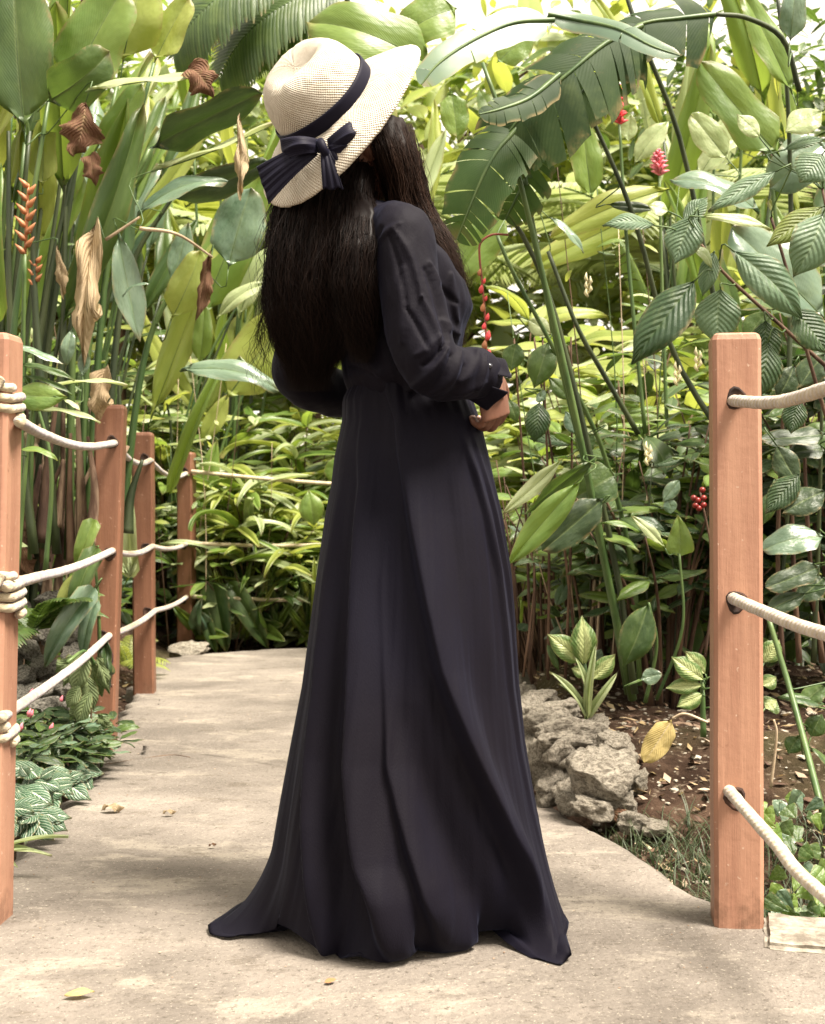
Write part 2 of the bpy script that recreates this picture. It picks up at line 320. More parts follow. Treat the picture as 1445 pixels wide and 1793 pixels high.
# path slab: rows across, ragged edges, rounded rim that drops to the soil
lp = spline([(a, b, 0) for a, b in LE], 200); rp = spline([(a, b, 0) for a, b in RE], 200)
V = []; F = []; NCOL = 56
for i in range(201):
    l, r = lp[i].copy(), rp[i].copy()
    jl, jr = .018*fbm((l.x*7, l.y*7, 1)), .018*fbm((r.x*7, r.y*7, 3))
    for j in range(NCOL+1):
        t = j/NCOL; p = l.lerp(r, t); p.x += jl*(1-t)*3*(t < .1)+jr*(t > .93)
        z = .006*fbm((p.x*1.2, p.y*1.2, 0))+.0022*fbm((p.x*14, p.y*14, 2))
        ed = min(t, 1-t)*(r-l).length
        z -= .012*(1-sm(ed, 0, .035))
        V.append((p.x, p.y, z))
    V.append((lp[i].x+jl*3-.006, lp[i].y, -.12)); V.append((rp[i].x+jr+.006, rp[i].y, -.14))
W_ = NCOL+3
for i in range(200):
    for j in range(NCOL): a = i*W_+j; F.append((a, a+1, a+1+W_, a+W_))
    a = i*W_; F.append((a+NCOL+1, a, a+W_, a+W_+NCOL+1)); F.append((a+NCOL, a+NCOL+2, a+W_+NCOL+2, a+W_+NCOL))
tag(obj('path', mesh('path', V, F, M['concrete'])), kind='structure')
# pale blocks of concrete at the foot of posts
def rock_mesh(name, seed, sub=4, rough=.24, cuts=9, mat=None):
    r = random.Random(seed); bm = bmesh.new(); bmesh.ops.create_icosphere(bm, subdivisions=sub, radius=1)
    pl = [(Vector((r.gauss(0, 1), r.gauss(0, 1), r.gauss(0, 1))).normalized(), r.uniform(.5, .8)) for _ in range(cuts)]
    for v in bm.verts:
        p = v.co.copy()
        for nn, dd in pl:
            s = p.dot(nn)-dd
            if s > 0: p -= nn*s*.95
        p *= 1+rough*noise.fractal(v.co*1.7+Vector((seed*3.1, 0, 0)), .9, 2.1, 4)
        p += v.normal*.075*noise.fractal(v.co*5+Vector((seed, 5, 0)), .7, 2.2, 5)
        v.co = p
    me = bpy.data.meshes.new(name); bm.to_mesh(me); bm.free(); me.materials.append(mat or M['stone'])
    me.polygons.foreach_set('use_smooth', np.ones(len(me.polygons), bool)); return me
ROCKS = [rock_mesh('rock', i) for i in range(8)]
ROCKG = [rock_mesh('rock', 20+i, mat=M['stone_grey']) for i in range(5)]
def block(name, pts, z0, z1, label, mat, cat='concrete block'):
    fine = []
    for k, p in enumerate(pts):
        q = pts[(k+1) % len(pts)]
        for i in range(5): t = i/5; x, y = lerp(p[0], q[0], t), lerp(p[1], q[1], t); fine.append((x+.010*fbm((x*9, y*9, 3)), y+.010*fbm((x*9, y*9, 8))))
    pts = fine
    bm = bmesh.new(); vs = [bm.verts.new((x, y, z1)) for x, y in pts]; f = bm.faces.new(vs)
    e = bmesh.ops.extrude_face_region(bm, geom=[f]); 
    for v in e['geom']:
        if isinstance(v, bmesh.types.BMVert): v.co.z = z0
    bmesh.ops.recalc_face_normals(bm, faces=bm.faces)
    bmesh.ops.bevel(bm, geom=[x for x in bm.edges], offset=.004, segments=2, affect='EDGES')
    bmesh.ops.triangulate(bm, faces=[x for x in bm.faces if len(x.verts) > 4])
    bmesh.ops.subdivide_edges(bm, edges=[x for x in bm.edges if x.calc_length() > .03], cuts=2, use_grid_fill=True)
    for v in bm.verts: v.co += Vector((1, 1, 1))*.003*noise.fractal(v.co*18, .8, 2, 3)
    me = bpy.data.meshes.new(name); bm.to_mesh(me); bm.free(); me.materials.append(mat)
    o = obj(name, me); return tag(o, label, cat)
0 and block('concrete_block', [(.665, 2.50), (.72, 2.475), (.80, 2.47), (.84, 2.53), (.79, 2.68), (.72, 2.72), (.655, 2.62)], -.2, .010, 'pale broken concrete footing under the orange post beside the grass', M['pad'])
0 and block('concrete_block', [(.62, 2.14), (.80, 2.12), (.90, 2.3), (.73, 2.45), (.66, 2.40)], -.16, .009, 'pebbly pale concrete edge at the near corner of the path', M['pad'])

bm = bmesh.new(); bmesh.ops.create_cube(bm, size=1)
for v in bm.verts: v.co = Vector((v.co.x*.17, v.co.y*.20, v.co.z*.12))
bmesh.ops.bevel(bm, geom=list(bm.edges), offset=.010, segments=3, affect='EDGES'); bmesh.ops.subdivide_edges(bm, edges=[x for x in bm.edges if x.calc_length() > .05], cuts=6, use_grid_fill=True)
for v in bm.verts: v.co += v.normal*.005*noise.fractal(v.co*22, .8, 2, 4)
me = bpy.data.meshes.new('kerb_stone'); bm.to_mesh(me); bm.free(); me.materials.append(M['pad'])
o = obj('kerb_stone', me, None, (.775, 2.565, -.048)); o.rotation_euler = (0, 0, -.25); tag(o, 'pale concrete kerb stone beside the foot of the big orange post', 'kerb stone')
# ------------------------------------------------------------------ posts and rope
def make_post(name, x, y, H, wx, wy, rz, lean, holes, label, group='orange rope rail posts', tone='orange'):
    root = empty(name, (x, y, 0), label, 'post', group)
    N_ = 40; V = []; F = []; prof = [(-.02, 1), (H-.016, 1), (H-.002, .86), (H, .80)]
    rows = [-.02]+[H*(k+.5)/24 for k in range(23)]+[H-.014, H-.004, H]
    for k, z in enumerate(rows):
        s = 1 if z < H-.012 else (.93 if z < H-.002 else .82)
        ch = .008
        for a, b in ((-1, -1), (1, -1), (1, 1), (-1, 1)):
            for q in ((0, 1), (1, 0)):
                dx, dy = (q if a*b > 0 else q[::-1])
                vx = a*(wx/2-ch*dx)*s; vy = b*(wy/2-ch*dy)*s
                vx += .0016*fbm((vx*9, z*3, x*5)); vy += .0016*fbm((vy*9, z*3, x*5+9))
                V.append((vx+lean*z, vy, z))
    nr = len(rows)
    for k in range(nr-1):
        for j in range(8): a = k*8+j; b = k*8+(j+1) % 8; F.append((a, b, b+8, a+8))
    F.append(tuple(range(8))[::-1]); F.append(tuple(range((nr-1)*8, nr*8)))
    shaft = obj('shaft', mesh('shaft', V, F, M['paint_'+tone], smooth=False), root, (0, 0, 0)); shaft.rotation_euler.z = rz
    for hx, hz, side in holes:          # a drilled hole is a dark collar and disc, inner shade put into the colour
        V = []; F = []; n = 14; r0, r1 = .0185, .0165
        for k, (r, dd) in enumerate(((r0+.003, .0002), (r0, .0026), (r1, .0030), (r1*.95, .0018), (0.001, .0016))):
            for j in range(n):
                a = 2*math.pi*j/n; w = 1+.12*math.sin(3*a+hz*20)
                V.append((hx+lean*hz+r*w*math.cos(a), -wy/2-dd, hz+r*w*math.sin(a)*1.1))
        for k in range(4):
            for j in range(n): a = k*n+j; b = k*n+(j+1) % n; F.append((a, b, b+n, a+n))
        h = obj('rope_hole', mesh('rope_hole', V, F, M['hole']), root, (0, 0, 0)); h.rotation_euler.z = rz
    return root
HR = [(.028, .0), (0, 0), (0, 0)]
# (x, y) of the foot, height
posts = {}
posts['R'] = make_post('post', .657, 2.66, 1.187, .096, .09, math.radians(-7), -.004, [(-.002, 1.055, 0), (-.004, .650, 0), (-.008, .258, 0)], 'big orange post standing nearest on the woman\'s facing side')
posts['1'] = make_post('post', -.868, 2.66, 1.187, .092, .09, math.radians(-4), .018, [], 'orange post cut by the picture edge with rope coils tied round it')
posts['2'] = make_post('post', -1.085, 4.58, 1.185, .098, .09, math.radians(4), .030, [(.012, 1.055, 0), (.016, .668, 0), (.004, .383, 0)], 'shade-browned post with the wilted vine hanging beside its foot', tone='brown')
posts['3'] = make_post('post', -1.197, 5.87, 1.157, .092, .09, math.radians(4), -.006, [(.012, 1.04, 0), (.016, .644, 0), (.020, .36, 0)], 'slim shade-browned post third along the path edge', tone='brown')
posts['4'] = make_post('post', -1.335, 7.76, 1.140, .092, .09, math.radians(-10), .0, [(.004, 1.028, 0), (0, .592, 0), (-.004, .272, 0)], 'farthest shade-browned post where the rail turns the corner', tone='brown')
posts['N'] = make_post('post', .66, 1.18, 1.187, .096, .09, 0, 0, [], 'orange post outside the frame that carries the near rope ends')
def rope(name, ctrl, r, label, sag=None, group='cream ropes strung between the posts'):
    pts = spline(ctrl, 14*(len(ctrl)-1)); L = 0; rr = []
    V, F, U = tube(pts, r, 14); V = [v+Vector((noise.noise(v*90), noise.noise(v*90+Vector((5, 0, 0))), noise.noise(v*90+Vector((0, 9, 0)))))*r*.11 for v in V]
    return tag(obj(name, mesh(name, V, F, M['rope'], U)), label, 'rope', group)
RR = .0118
def seg(a, b, sag): m = (Vector(a)+Vector(b))/2; m.z -= sag; return [a, tuple(Vector(a).lerp(m, .5)+Vector((0, 0, -sag*.25))), tuple(m), tuple(Vector(b).lerp(m, .5)+Vector((0, 0, -sag*.25))), b]
hp2 = [P(200, 776, 4.525), P(196, 965, 4.525), P(190, 1114, 4.525)]
hp3 = [P(263, 806, 5.82), P(266, 957, 5.82), P(271, 1070, 5.82)]
hp4 = [P(326, 829, 7.705), P(327, 952, 7.705), P(327, 1045, 7.705)]
st1 = [P(34, 738, 2.62), P(12, 1027, 2.60), P(2, 1256, 2.60)]
nm = ['top', 'middle', 'bottom']
lab1 = ['top rope sagging from the coiled post to the post by the vine', 'middle rope curving down from the vine post to the rope coil', 'bottom rope with the wilted vine draped over it']
lab2 = ['top rope between the vine post and the slim third post', 'middle rope between the vine post and the slim third post', 'bottom rope between the vine post and the slim third post']
lab3 = ['top rope between the slim third post and the corner post', 'middle rope between the slim third post and the corner post', 'bottom rope between the slim third post and the corner post']
lab4 = ['far top rope running from the corner post behind the dress', 'far middle rope running from the corner post behind the dress', 'far bottom rope running from the corner post behind the dress']
mids = [[P(70, 758, 2.95), P(120, 777, 3.45), P(160, 782, 4.0)], [P(60, 1012, 2.95), P(110, 1000, 3.45), P(155, 984, 4.0)], [P(45, 1228, 2.95), P(95, 1193, 3.45), P(145, 1155, 4.0)]]
for k in range(3):
    rope('rope', [st1[k]]+mids[k]+[hp2[k], hp2[k]+Vector((.004, .03, 0))], RR, lab1[k])
    a = hp2[k]+Vector((-.012, .095, -.004)); b = hp3[k]; s = .035 if k == 0 else (.02 if k == 1 else .012)
    rope('rope', seg(a, b, s)+[b+Vector((0, .03, 0))], RR, lab2[k])
    a = hp3[k]+Vector((-.012, .09, -.004)); b = hp4[k]; s = .04 if k == 0 else (.018 if k == 1 else .012)
    rope('rope', seg(a, b, s)+[b+Vector((0, .03, 0))], RR, lab3[k])
    a = hp4[k]+Vector((.03, .0, .012 if k == 0 else 0)); y_ = (848, 952, 1049)[k]; b = P(640, y_, 8.0); c_ = P(960, y_-4, 8.3)
    rope('rope', [a, a.lerp(b, .5)+Vector((0, 0, -.012)), b, c_], RR, lab4[k])
for k, (hx, hy, ex, ey, lab) in enumerate(((1285, 702, 1445, 681, 'top near rope rising from the big orange post out of the picture'), (1284, 1048, 1445, 1110, 'middle near rope slanting down from the big orange post'), (1278, 1386, 1445, 1569, 'bottom near rope slanting steeply down from the big orange post'))):
    a = P(hx, hy, 2.615); e = P(ex, ey, 2.12); f = e+(e-a)*1.6; f.z = e.z+(.03, .0, .02)[k]
    m = a.lerp(e, .5)+Vector((0, 0, (-.012, -.003, -.003)[k]))
    rope('rope', [a+(a-e).normalized()*.03, a, m, e, f], RR*1.02, lab)
def coil(px, py, label, n=3):
    c = P(px, py, 2.66); mb = MB(); pts = []
    for i in range(n*22):
        a = i/22*2*math.pi; w = .050+.002*math.sin(5*a)
        x = w*math.copysign(abs(math.cos(a))**.6, math.cos(a)); y = .049*math.copysign(abs(math.sin(a))**.6, math.sin(a))
        pts.append(c+Vector((x, y, .021*(i/22-n/2)+.003*math.sin(3*a))))
    mb.tube(pts, .0095, 10)
    k = c+Vector((.0, -.058, .0))
    mb.tube(spline([k+Vector((-.03, 0, .03)), k+Vector((0, -.012, .02)), k+Vector((.02, -.014, -.005)), k+Vector((0, -.02, -.03)), k+Vector((-.02, -.012, -.02))], 24), .0118, 10)
    mb.tube(spline([k+Vector((-.02, -.01, -.03)), k+Vector((.01, -.02, .0)), k+Vector((.025, -.008, .028)), k+Vector((.03, 0, .045))], 20), [.0115]*16+[.012, .013, .014, .015, .012], 10)
    o = mb.build('rope_coil', M['rope']); tag(o, label, 'rope coil', 'rope coils tied on the cut-off post')
coil(-12, 705, 'upper frayed rope knot coiled round the cut-off orange post')
coil(-10, 1040, 'thick lower rope knot coiled round the cut-off orange post', 4)
coil(-22, 1283, 'bottom rope coil just showing at the cut-off orange post', 2)
# ------------------------------------------------------------------ the woman
FW = Vector((.90, .43, 0)).normalized(); RT = Vector((.43, -.90, 0)).normalized()
person = empty('person', (0, 2.68, 0), 'woman seen from behind in a long dark dress and straw hat, hands clasped before her', 'person')
def loft(mb, rings, n=40, cap=True, m=0):
    """rings: (centre, axis a, axis b, exponent)"""
    V = []; F = []; U = []
    for k, (c, a, b, ex) in enumerate(rings):
        for j in range(n):
            t = 2*math.pi*j/n; ca, sa = math.cos(t), math.sin(t)
            V.append(Vector(c)+a*math.copysign(abs(ca)**ex, ca)+b*math.copysign(abs(sa)**ex, sa)); U.append((j/n, k/len(rings)))
    for k in range(len(rings)-1):
        for j in range(n): p, q = k*n+j, k*n+(j+1) % n; F.append((p, q, q+n, p+n))
    if cap: F.append(tuple(range(n))[::-1]); F.append(tuple(range((len(rings)-1)*n, len(rings)*n)))
    mb.add(V, F, U, m)
def remesh(name, mb, mat, parent, vox=.006, smooth=6, fac=.5):
    o = mb.build(name, mat, parent)
    m = o.modifiers.new('r', 'REMESH'); m.mode = 'VOXEL'; m.voxel_size = vox; m.use_smooth_shade = True
    s = o.modifiers.new('s', 'SMOOTH'); s.iterations = smooth; s.factor = fac
    apply_mods(o); o.data.materials.clear(); o.data.materials.append(mat)
    o.data.polygons.foreach_set('use_smooth', np.ones(len(o.data.polygons), bool)); return o
TOR = [  # z, cx, cy, half width along the shoulders, half depth along the facing, forward shift
 (1.00, -.010, 2.685, .150, .135, 0), (1.05, -.012, 2.68, .137, .122, 0), (1.10, -.022, 2.675, .122, .110, 0), (1.15, -.032, 2.67, .120, .112, .008),
 (1.20, -.040, 2.67, .130, .120, .020), (1.245, -.046, 2.67, .143, .127, .032), (1.29, -.054, 2.67, .154, .120, .026), (1.335, -.066, 2.67, .164, .106, .010),
 (1.375, -.082, 2.67, .165, .088, .0), (1.405, -.096, 2.67, .140, .070, 0), (1.43, -.104, 2.675, .095, .060, 0), (1.455, -.112, 2.68, .060, .052, 0)]
def torso(mb, grow=0, rows=TOR):
    loft(mb, [(Vector((cx, cy, z))+FW*fs, RT*(a+grow), FW*(b+grow), .9) for z, cx, cy, a, b, fs in rows], 48)
SHR, ELR, WRR = Vector((-.020, 2.525, 1.372)), Vector((.022, 2.475, 1.092)), Vector((.150, 2.575, 1.082))
SHL, ELL, WRL = Vector((-.170, 2.79, 1.372)), Vector((-.247, 2.79, 1.108)), Vector((-.010, 2.93, 1.055))
def limb(mb, pts, rad, n=20): mb.tube(spline(pts, 26), [interp(i/26, rad)[0] for i in range(27)], n)
# --- skin body: one continuous surface (head, neck, trunk, arms, legs, feet)
mb = MB(); torso(mb, -.024)
HC = Vector((-.118, 2.70, 1.565)); HF = Vector((.86, .44, .26)).normalized(); HU = (Vector((-.2, -.1, 1))-HF*Vector((-.2, -.1, 1)).dot(HF)).normalized(); HS = HF.cross(HU)
loft(mb, [(HC+HU*(.118*math.sin(t))+HF*(.012*math.cos(t)-.004*math.sin(t)), HS*(.074*math.cos(t)+.001), HF*(.092*math.cos(t)+.001), 1.) for t in [math.radians(x) for x in range(-84, 85, 12)]], 28)
limb(mb, [Vector((-.122, 2.69, 1.42)), Vector((-.135, 2.70, 1.49)), HC-HU*.06-HF*.01], [(0, .058), (.4, .050), (1, .052)])
jaw = HC-HU*.085+HF*.045; mb.tube([HC-HU*.05+HF*.02, jaw, jaw-HU*.018+HF*.018], [.055, .045, .022], 16)
nose = HC-HU*.018+HF*.098; mb.tube([nose+HU*.035-HF*.012, nose+HF*.006, nose-HU*.008-HF*.006], [.007, .011, .012], 10)
mb.tube([HC-HU*.055+HF*.096-HS*.018, HC-HU*.055+HF*.102, HC-HU*.055+HF*.096+HS*.018], [.005, .009, .005], 8)
mb.tube([HC+HU*.012+HF*.088-HS*.045, HC+HU*.018+HF*.096-HS*.02, HC+HU*.018+HF*.096+HS*.02, HC+HU*.012+HF*.088+HS*.045], .007, 8)
for s in (-1, 1): mb.tube([HC+HS*s*.072+HU*.02-HF*.006, HC+HS*s*.080-HF*.012, HC+HS*s*.074-HU*.03], [.010, .015, .008], 10)
sl_ = spline([SHR+Vector((-.034, .050, .022)), SHR+Vector((0, 0, -.012)), SHR.lerp(ELR, .4)+Vector((-.002, -.004, 0)), SHR.lerp(ELR, .76)+Vector((.002, -.002, 0)), ELR+Vector((.016, 0, .012)), ELR.lerp(WRR, .42)+Vector((.004, -.010, .006)), ELR.lerp(WRR, .75)+Vector((0, -.012, .012)), WRR+Vector((-.006, -.010, .008))], 70)
sll = spline([SHL+Vector((.034, -.050, .022)), SHL+Vector((0, 0, -.012)), SHL.lerp(ELL, .4)+Vector((-.004, 0, 0)), SHL.lerp(ELL, .76)+Vector((-.006, 0, 0)), ELL+Vector((.012, 0, .006)), ELL.lerp(WRL, .3)+Vector((0, 0, -.006)), ELL.lerp(WRL, .65), WRL+Vector((-.03, -.01, 0))], 70)
for q_, w_ in ((sl_, WRR), (sll, WRL)): mb.tube(list(q_)+[w_], [lerp(.042, .024, i/71) for i in range(72)], 20)
for s in (-1, 1):
    h = Vector((-.01, 2.685, .96))+RT*s*.06; k = Vector((.0, 2.69, .50))+RT*s*.07; an = Vector((-.01, 2.69, .09))+RT*s*.065
    limb(mb, [h, h.lerp(k, .5), k], [(0, .070), (.5, .062), (1, .048)]); limb(mb, [k, k.lerp(an, .4)-FW*.015, an], [(0, .048), (.35, .050), (1, .030)])
    mb.tube([an-FW*.03-Vector((0, 0, .045)), an+FW*.05-Vector((0, 0, .06)), an+FW*.15-Vector((0, 0, .072))], [.030, .032, .016], 14); mb.tube([an, an-Vector((0, 0, .05))], .031, 14)
def hand(mb, w, d, palm, side, curl, sp=1.):
    """w wrist, d direction of the hand, palm the way the palm faces, side = towards the thumb"""
    d = d.normalized(); palm = (palm-d*palm.dot(d)).normalized(); side = side.normalized(); side = (side-d*side.dot(d)-palm*side.dot(palm)).normalized()
    pc = [(w-d*.01, .027, .021), (w+d*.02, .033, .019), (w+d*.05, .039, .016), (w+d*.082, .040, .013)]
    loft(mb, [(c, side*a, palm*b, .85) for c, a, b in pc], 20)
    tips = []
    for i, (L, off) in enumerate(((.068, .029), (.078, .010), (.072, -.010), (.056, -.028))):
        p = w+d*(.078-.004*abs(i-1))+side*off; pts = [p-d*.02, p]; a = 0
        for k, f in enumerate((.46, .30, .24)):
            a += curl*(.7, 1.1, .8)[k]; p = p+(d*math.cos(a)+palm*math.sin(a))*L*f; pts.append(p)
        mb.tube(spline(pts, 14), [lerp(.0094, .0068, q/14) for q in range(15)], 10); tips.append((pts[-1], (pts[-1]-pts[-2]).normalized()))
    p = w+side*.026+d*.012; q = p+side*.024+d*.030+palm*.012; r = q+d*.026+palm*.014+side*.003
    mb.tube(spline([w+d*.005+side*.01, p, q, r, r+d*.014+palm*.010-side*.004], 14), [lerp(.0135, .0078, t/14) for t in range(15)], 10)
    return tips
# hands clasped in front of the waist: the right one over the left
dR = Vector((.16, .22, -.95)).normalized(); pR = Vector((-.7, .7, 0)); sR = Vector((.7, .7, 0))
mb.tube([WRR-Vector((.03, 0, 0)), WRR+Vector((.004, .004, -.004)), WRR+dR*.03], [.026, .027, .026], 16)
tips = hand(mb, WRR-dR*.012+Vector((.004, .006, 0)), dR, pR, sR, 1.02)
dL = Vector((.80, -.25, -.12)).normalized(); pL = Vector((-.1, -.8, .3)); sL = Vector((0, .2, 1))
hand(mb, WRL+dL*.005, dL, pL, sL, .85)
body = remesh('body', mb, M['skin'], person, .0034, 2, .4)
for p, dv in tips:
    nb = MB(); q = dv.orthogonal().normalized()
    nb.tube([p-dv*.004, p+dv*.003], [.0058, .004], 8); nb.build('fingernail', M['nail'], body if False else person)
# --- bodice with sleeves
mb = MB(); torso(mb, .006, [(1.055, -.02, 2.68, .105, .095, 0)]+TOR[2:])
mb.tube(sl_, [interp(i/70, [(0, .045), (.14, .060), (.4, .061), (.52, .058), (.60, .056), (.75, .051), (.9, .050), (1, .045)])[0] for i in range(71)], 28)
mb.tube(sll, [interp(i/70, [(0, .045), (.14, .058), (.4, .058), (.55, .057), (.7, .052), (1, .042)])[0] for i in range(71)], 28)
bod = remesh('dress_bodice', mb, M['dress'], person, .0042, 9, .5)
# pulls and creases of the cloth
off = person.location; me = bod.data; co = np.empty(len(me.vertices)*3); me.vertices.foreach_get('co', co); co = co.reshape(-1, 3); nr = np.empty(len(me.vertices)*3); me.vertices.foreach_get('normal', nr); nr = nr.reshape(-1, 3)
Wc = co.copy()
disp = np.zeros(len(Wc))
PX = CX+FPX*Wc[:, 0]/Wc[:, 1]; PY = HY-(Wc[:, 2]-CH)*FPX/Wc[:, 1]; front = np.clip(-(nr[:, 1])*1.6+.1, 0, 1)
def crease(a, b, w, amp, bend=(0, 0), ymax=2.6):
    best = np.full(len(Wc), 9999.)
    pts = [(lerp(a[0], b[0], i/10)+bend[0]*math.sin(math.pi*i/10), lerp(a[1], b[1], i/10)+bend[1]*math.sin(math.pi*i/10)) for i in range(11)]
    for i, (p, q) in enumerate(zip(pts, pts[1:])):
        dx, dy = q[0]-p[0], q[1]-p[1]; t = np.clip(((PX-p[0])*dx+(PY-p[1])*dy)/(dx*dx+dy*dy+1e-9), 0, 1); fade = math.sin(math.pi*(.12+.76*(i+.5)/10))
        best = np.minimum(best, np.hypot(PX-p[0]-t*dx, PY-p[1]-t*dy)/max(.35, fade))
    return .95*amp*np.exp(-(best/w)**2)*front*(Wc[:, 1] < ymax)
CR = [((782, 612), (700, 690), 8, .008, (8, 6)), ((790, 622), (722, 708), 6, -.006, (10, 8)), ((806, 616), (750, 690), 9, .007, (12, 10)), ((812, 640), (770, 706), 7, -.004, (4, 8)),
      ((836, 616), (806, 668), 8, .006, (10, 2)), ((800, 690), (850, 668), 6, .004, (0, 4)), ((775, 606), (740, 640), 6, -.008, (4, 4)), ((770, 590), (728, 622), 7, .005, (0, 4)), ((850, 622), (835, 680), 6, .006, (6, 0)),
      ((690, 402), (738, 520), 6, .005, (8, -6)), ((738, 520), (772, 606), 6, .006, (4, 0)), ((682, 412), (712, 540), 5, -.005, (4, 0)), ((712, 540), (750, 610), 5, -.006, (2, 0)), ((705, 470), (704, 600), 10, .005, (-3, 0)), ((745, 470), (782, 596), 6, -.006, (2, 0)), ((752, 460), (786, 580), 6, .006, (6, 0)),
      ((668, 400), (655, 470), 8, -.005, (-3, 0)), ((700, 392), (664, 420), 6, .005, (0, -3)), ((680, 600), (735, 690), 9, .004, (-5, 5)),
      ((790, 480), (800, 560), 7, .005, (0, 0), 3), ((770, 500), (800, 530), 6, -.006, (0, 4), 3), ((775, 560), (802, 585), 7, .006, (0, 3), 3), ((640, 520), (690, 660), 10, .005, (0, 0)), ((620, 600), (690, 690), 8, .006, (0, 0), 3), ((615, 640), (700, 680), 6, -.005, (0, 0), 3)]
for c_ in CR: disp += crease(*c_)
disp += np.array([.0035*fbm((p[0]*22, p[1]*22, p[2]*9)) for p in Wc])
me.vertices.foreach_set('co', (co+nr*disp[:, None]).ravel()); me.update()
# collar, shoulder seam ridge and cuffs
mb = MB(); n_ = 40
for k in range(1):
    V = []; F = []
    rows = [(1.400, .074, .066), (1.42, .068, .060), (1.442, .062, .056), (1.452, .064, .058), (1.446, .072, .066), (1.425, .086, .077), (1.402, .098, .088)]
    for z, a, b in rows:
        for j in range(n_+1):
            t = math.radians(20+320*j/n_); c = Vector((-.125, 2.69, z)); V.append(c+FW*(-.0)+FW*(b*math.cos(t))+RT*(a*math.sin(t))+Vector((0, 0, .006*math.cos(t)-.006*abs(math.cos(t/2))**8)))
    for r in range(len(rows)-1):
        for j in range(n_): a = r*(n_+1)+j; F.append((a, a+1, a+n_+2, a+n_+1))
    mb.add(V, F)
mb.build('collar', M['dress'], person)
def cuff(axis0, axis1, spec, name='cuff'):
    d = (axis1-axis0).normalized(); s = d.cross(Vector((0, 0, 1))).normalized(); u = s.cross(d)
    V = []; F = []; nA = 40; nR = 10
    for i in range(nR+1):
        t = i/nR
        for j in range(nA+1):
            q = j/nA; a = math.radians(spec['a0']+spec['span']*q)
            r = lerp(.043, spec['r'], t**1.3)*(1+.05*math.sin(5*a+t*3)); L = spec['L']*t*(1+spec['lip']*((2*q-1)**4))
            V.append(axis0+d*L+(s*math.cos(a)+u*math.sin(a))*r*(1+spec['open']*((2*q-1)**6)*t))
    for i in range(nR):
        for j in range(nA): a = i*(nA+1)+j; F.append((a, a+1, a+nA+2, a+nA+1))
    o = obj(name, mesh(name, V, F, M['dress']), person)
    m = o.modifiers.new('t', 'SOLIDIFY'); m.thickness = .0028; m.offset = 0; m2 = o.modifiers.new('s', 'SUBSURF'); m2.levels = m2.render_levels = 1
    return o
c0 = WRR+Vector((-.036, -.015, .010))
cf = cuff(c0, c0+Vector((.92, .10, -.26)), dict(a0=12, span=335, r=.051, L=.046, lip=.55, open=.22))
for k, (x, y, d) in enumerate(((848, 634, 2.50), (857, 641, 2.50))):
    b = MB(); c = P(x, y, d-.002); b.tube([c, c+Vector((.0012, -.005, .001))], [.0055, .0045], 12); b.build('cuff_button', M['button'], cf if False else person)
c0 = WRL+Vector((-.05, -.02, .0)); cuff(c0, c0+Vector((1, -.1, .05)), dict(a0=0, span=345, r=.046, L=.06, lip=.2, open=.2))

# --- skirt
SD = 2.68; SC = FPX/SD
OUT = [(640, 628, 792), (670, 615, 806), (700, 600, 828), (740, 599, 842), (800, 586, 856), (850, 580, 866), (900, 570, 877), (1000, 556, 890), (1100, 543, 898), (1200, 530, 904), (1300, 511, 916), (1400, 493, 934), (1500, 476, 956), (1560, 462, 970), (1600, 452, 982), (1625, 446, 988)]
RYT = [(640, .105), (700, .122), (800, .150), (900, .165), (1100, .20), (1300, .23), (1500, .262), (1625, .275)]
HEM = [(-180, -.405, 2.60), (-172, -.396, 2.565), (-163, -.35, 2.545), (-152, -.290, 2.552), (-147, -.262, 2.535), (-144, -.278, 2.565), (-138, -.245, 2.535), (-128, -.19, 2.46), (-120, -.168, 2.435), (-112, -.145, 2.45), (-104, -.122, 2.412), (-100, -.098, 2.396), (-96, -.058, 2.402), (-92, -.002, 2.422), (-89, .012, 2.450), (-86, -.022, 2.478), (-78, .01, 2.476),
       (-70, .055, 2.462), (-64, .100, 2.472), (-60, .118, 2.50), (-56, .092, 2.54), (-50, .135, 2.56), (-46, .175, 2.55), (-38, .215, 2.47), (-31, .248, 2.402), (-25, .27, 2.395), (-17, .294, 2.425), (-8, .292, 2.50), (0, .305, 2.56), (20, .30, 2.72), (45, .26, 2.86), (70, .14, 2.97), (100, -.03, 2.99), (130, -.22, 2.93), (155, -.34, 2.80), (180, -.405, 2.60)]
ZH = [(-180, .012), (-170, .004), (-152, .012), (-143, .035), (-132, .030), (-118, .006), (-108, .004), (-100, .020), (-95, .006), (-88, .022), (-78, .004), (-66, .004), (-56, .020), (-46, .026), (-35, .006), (-22, .004), (-14, .020), (0, .030), (30, .012), (180, .012)]
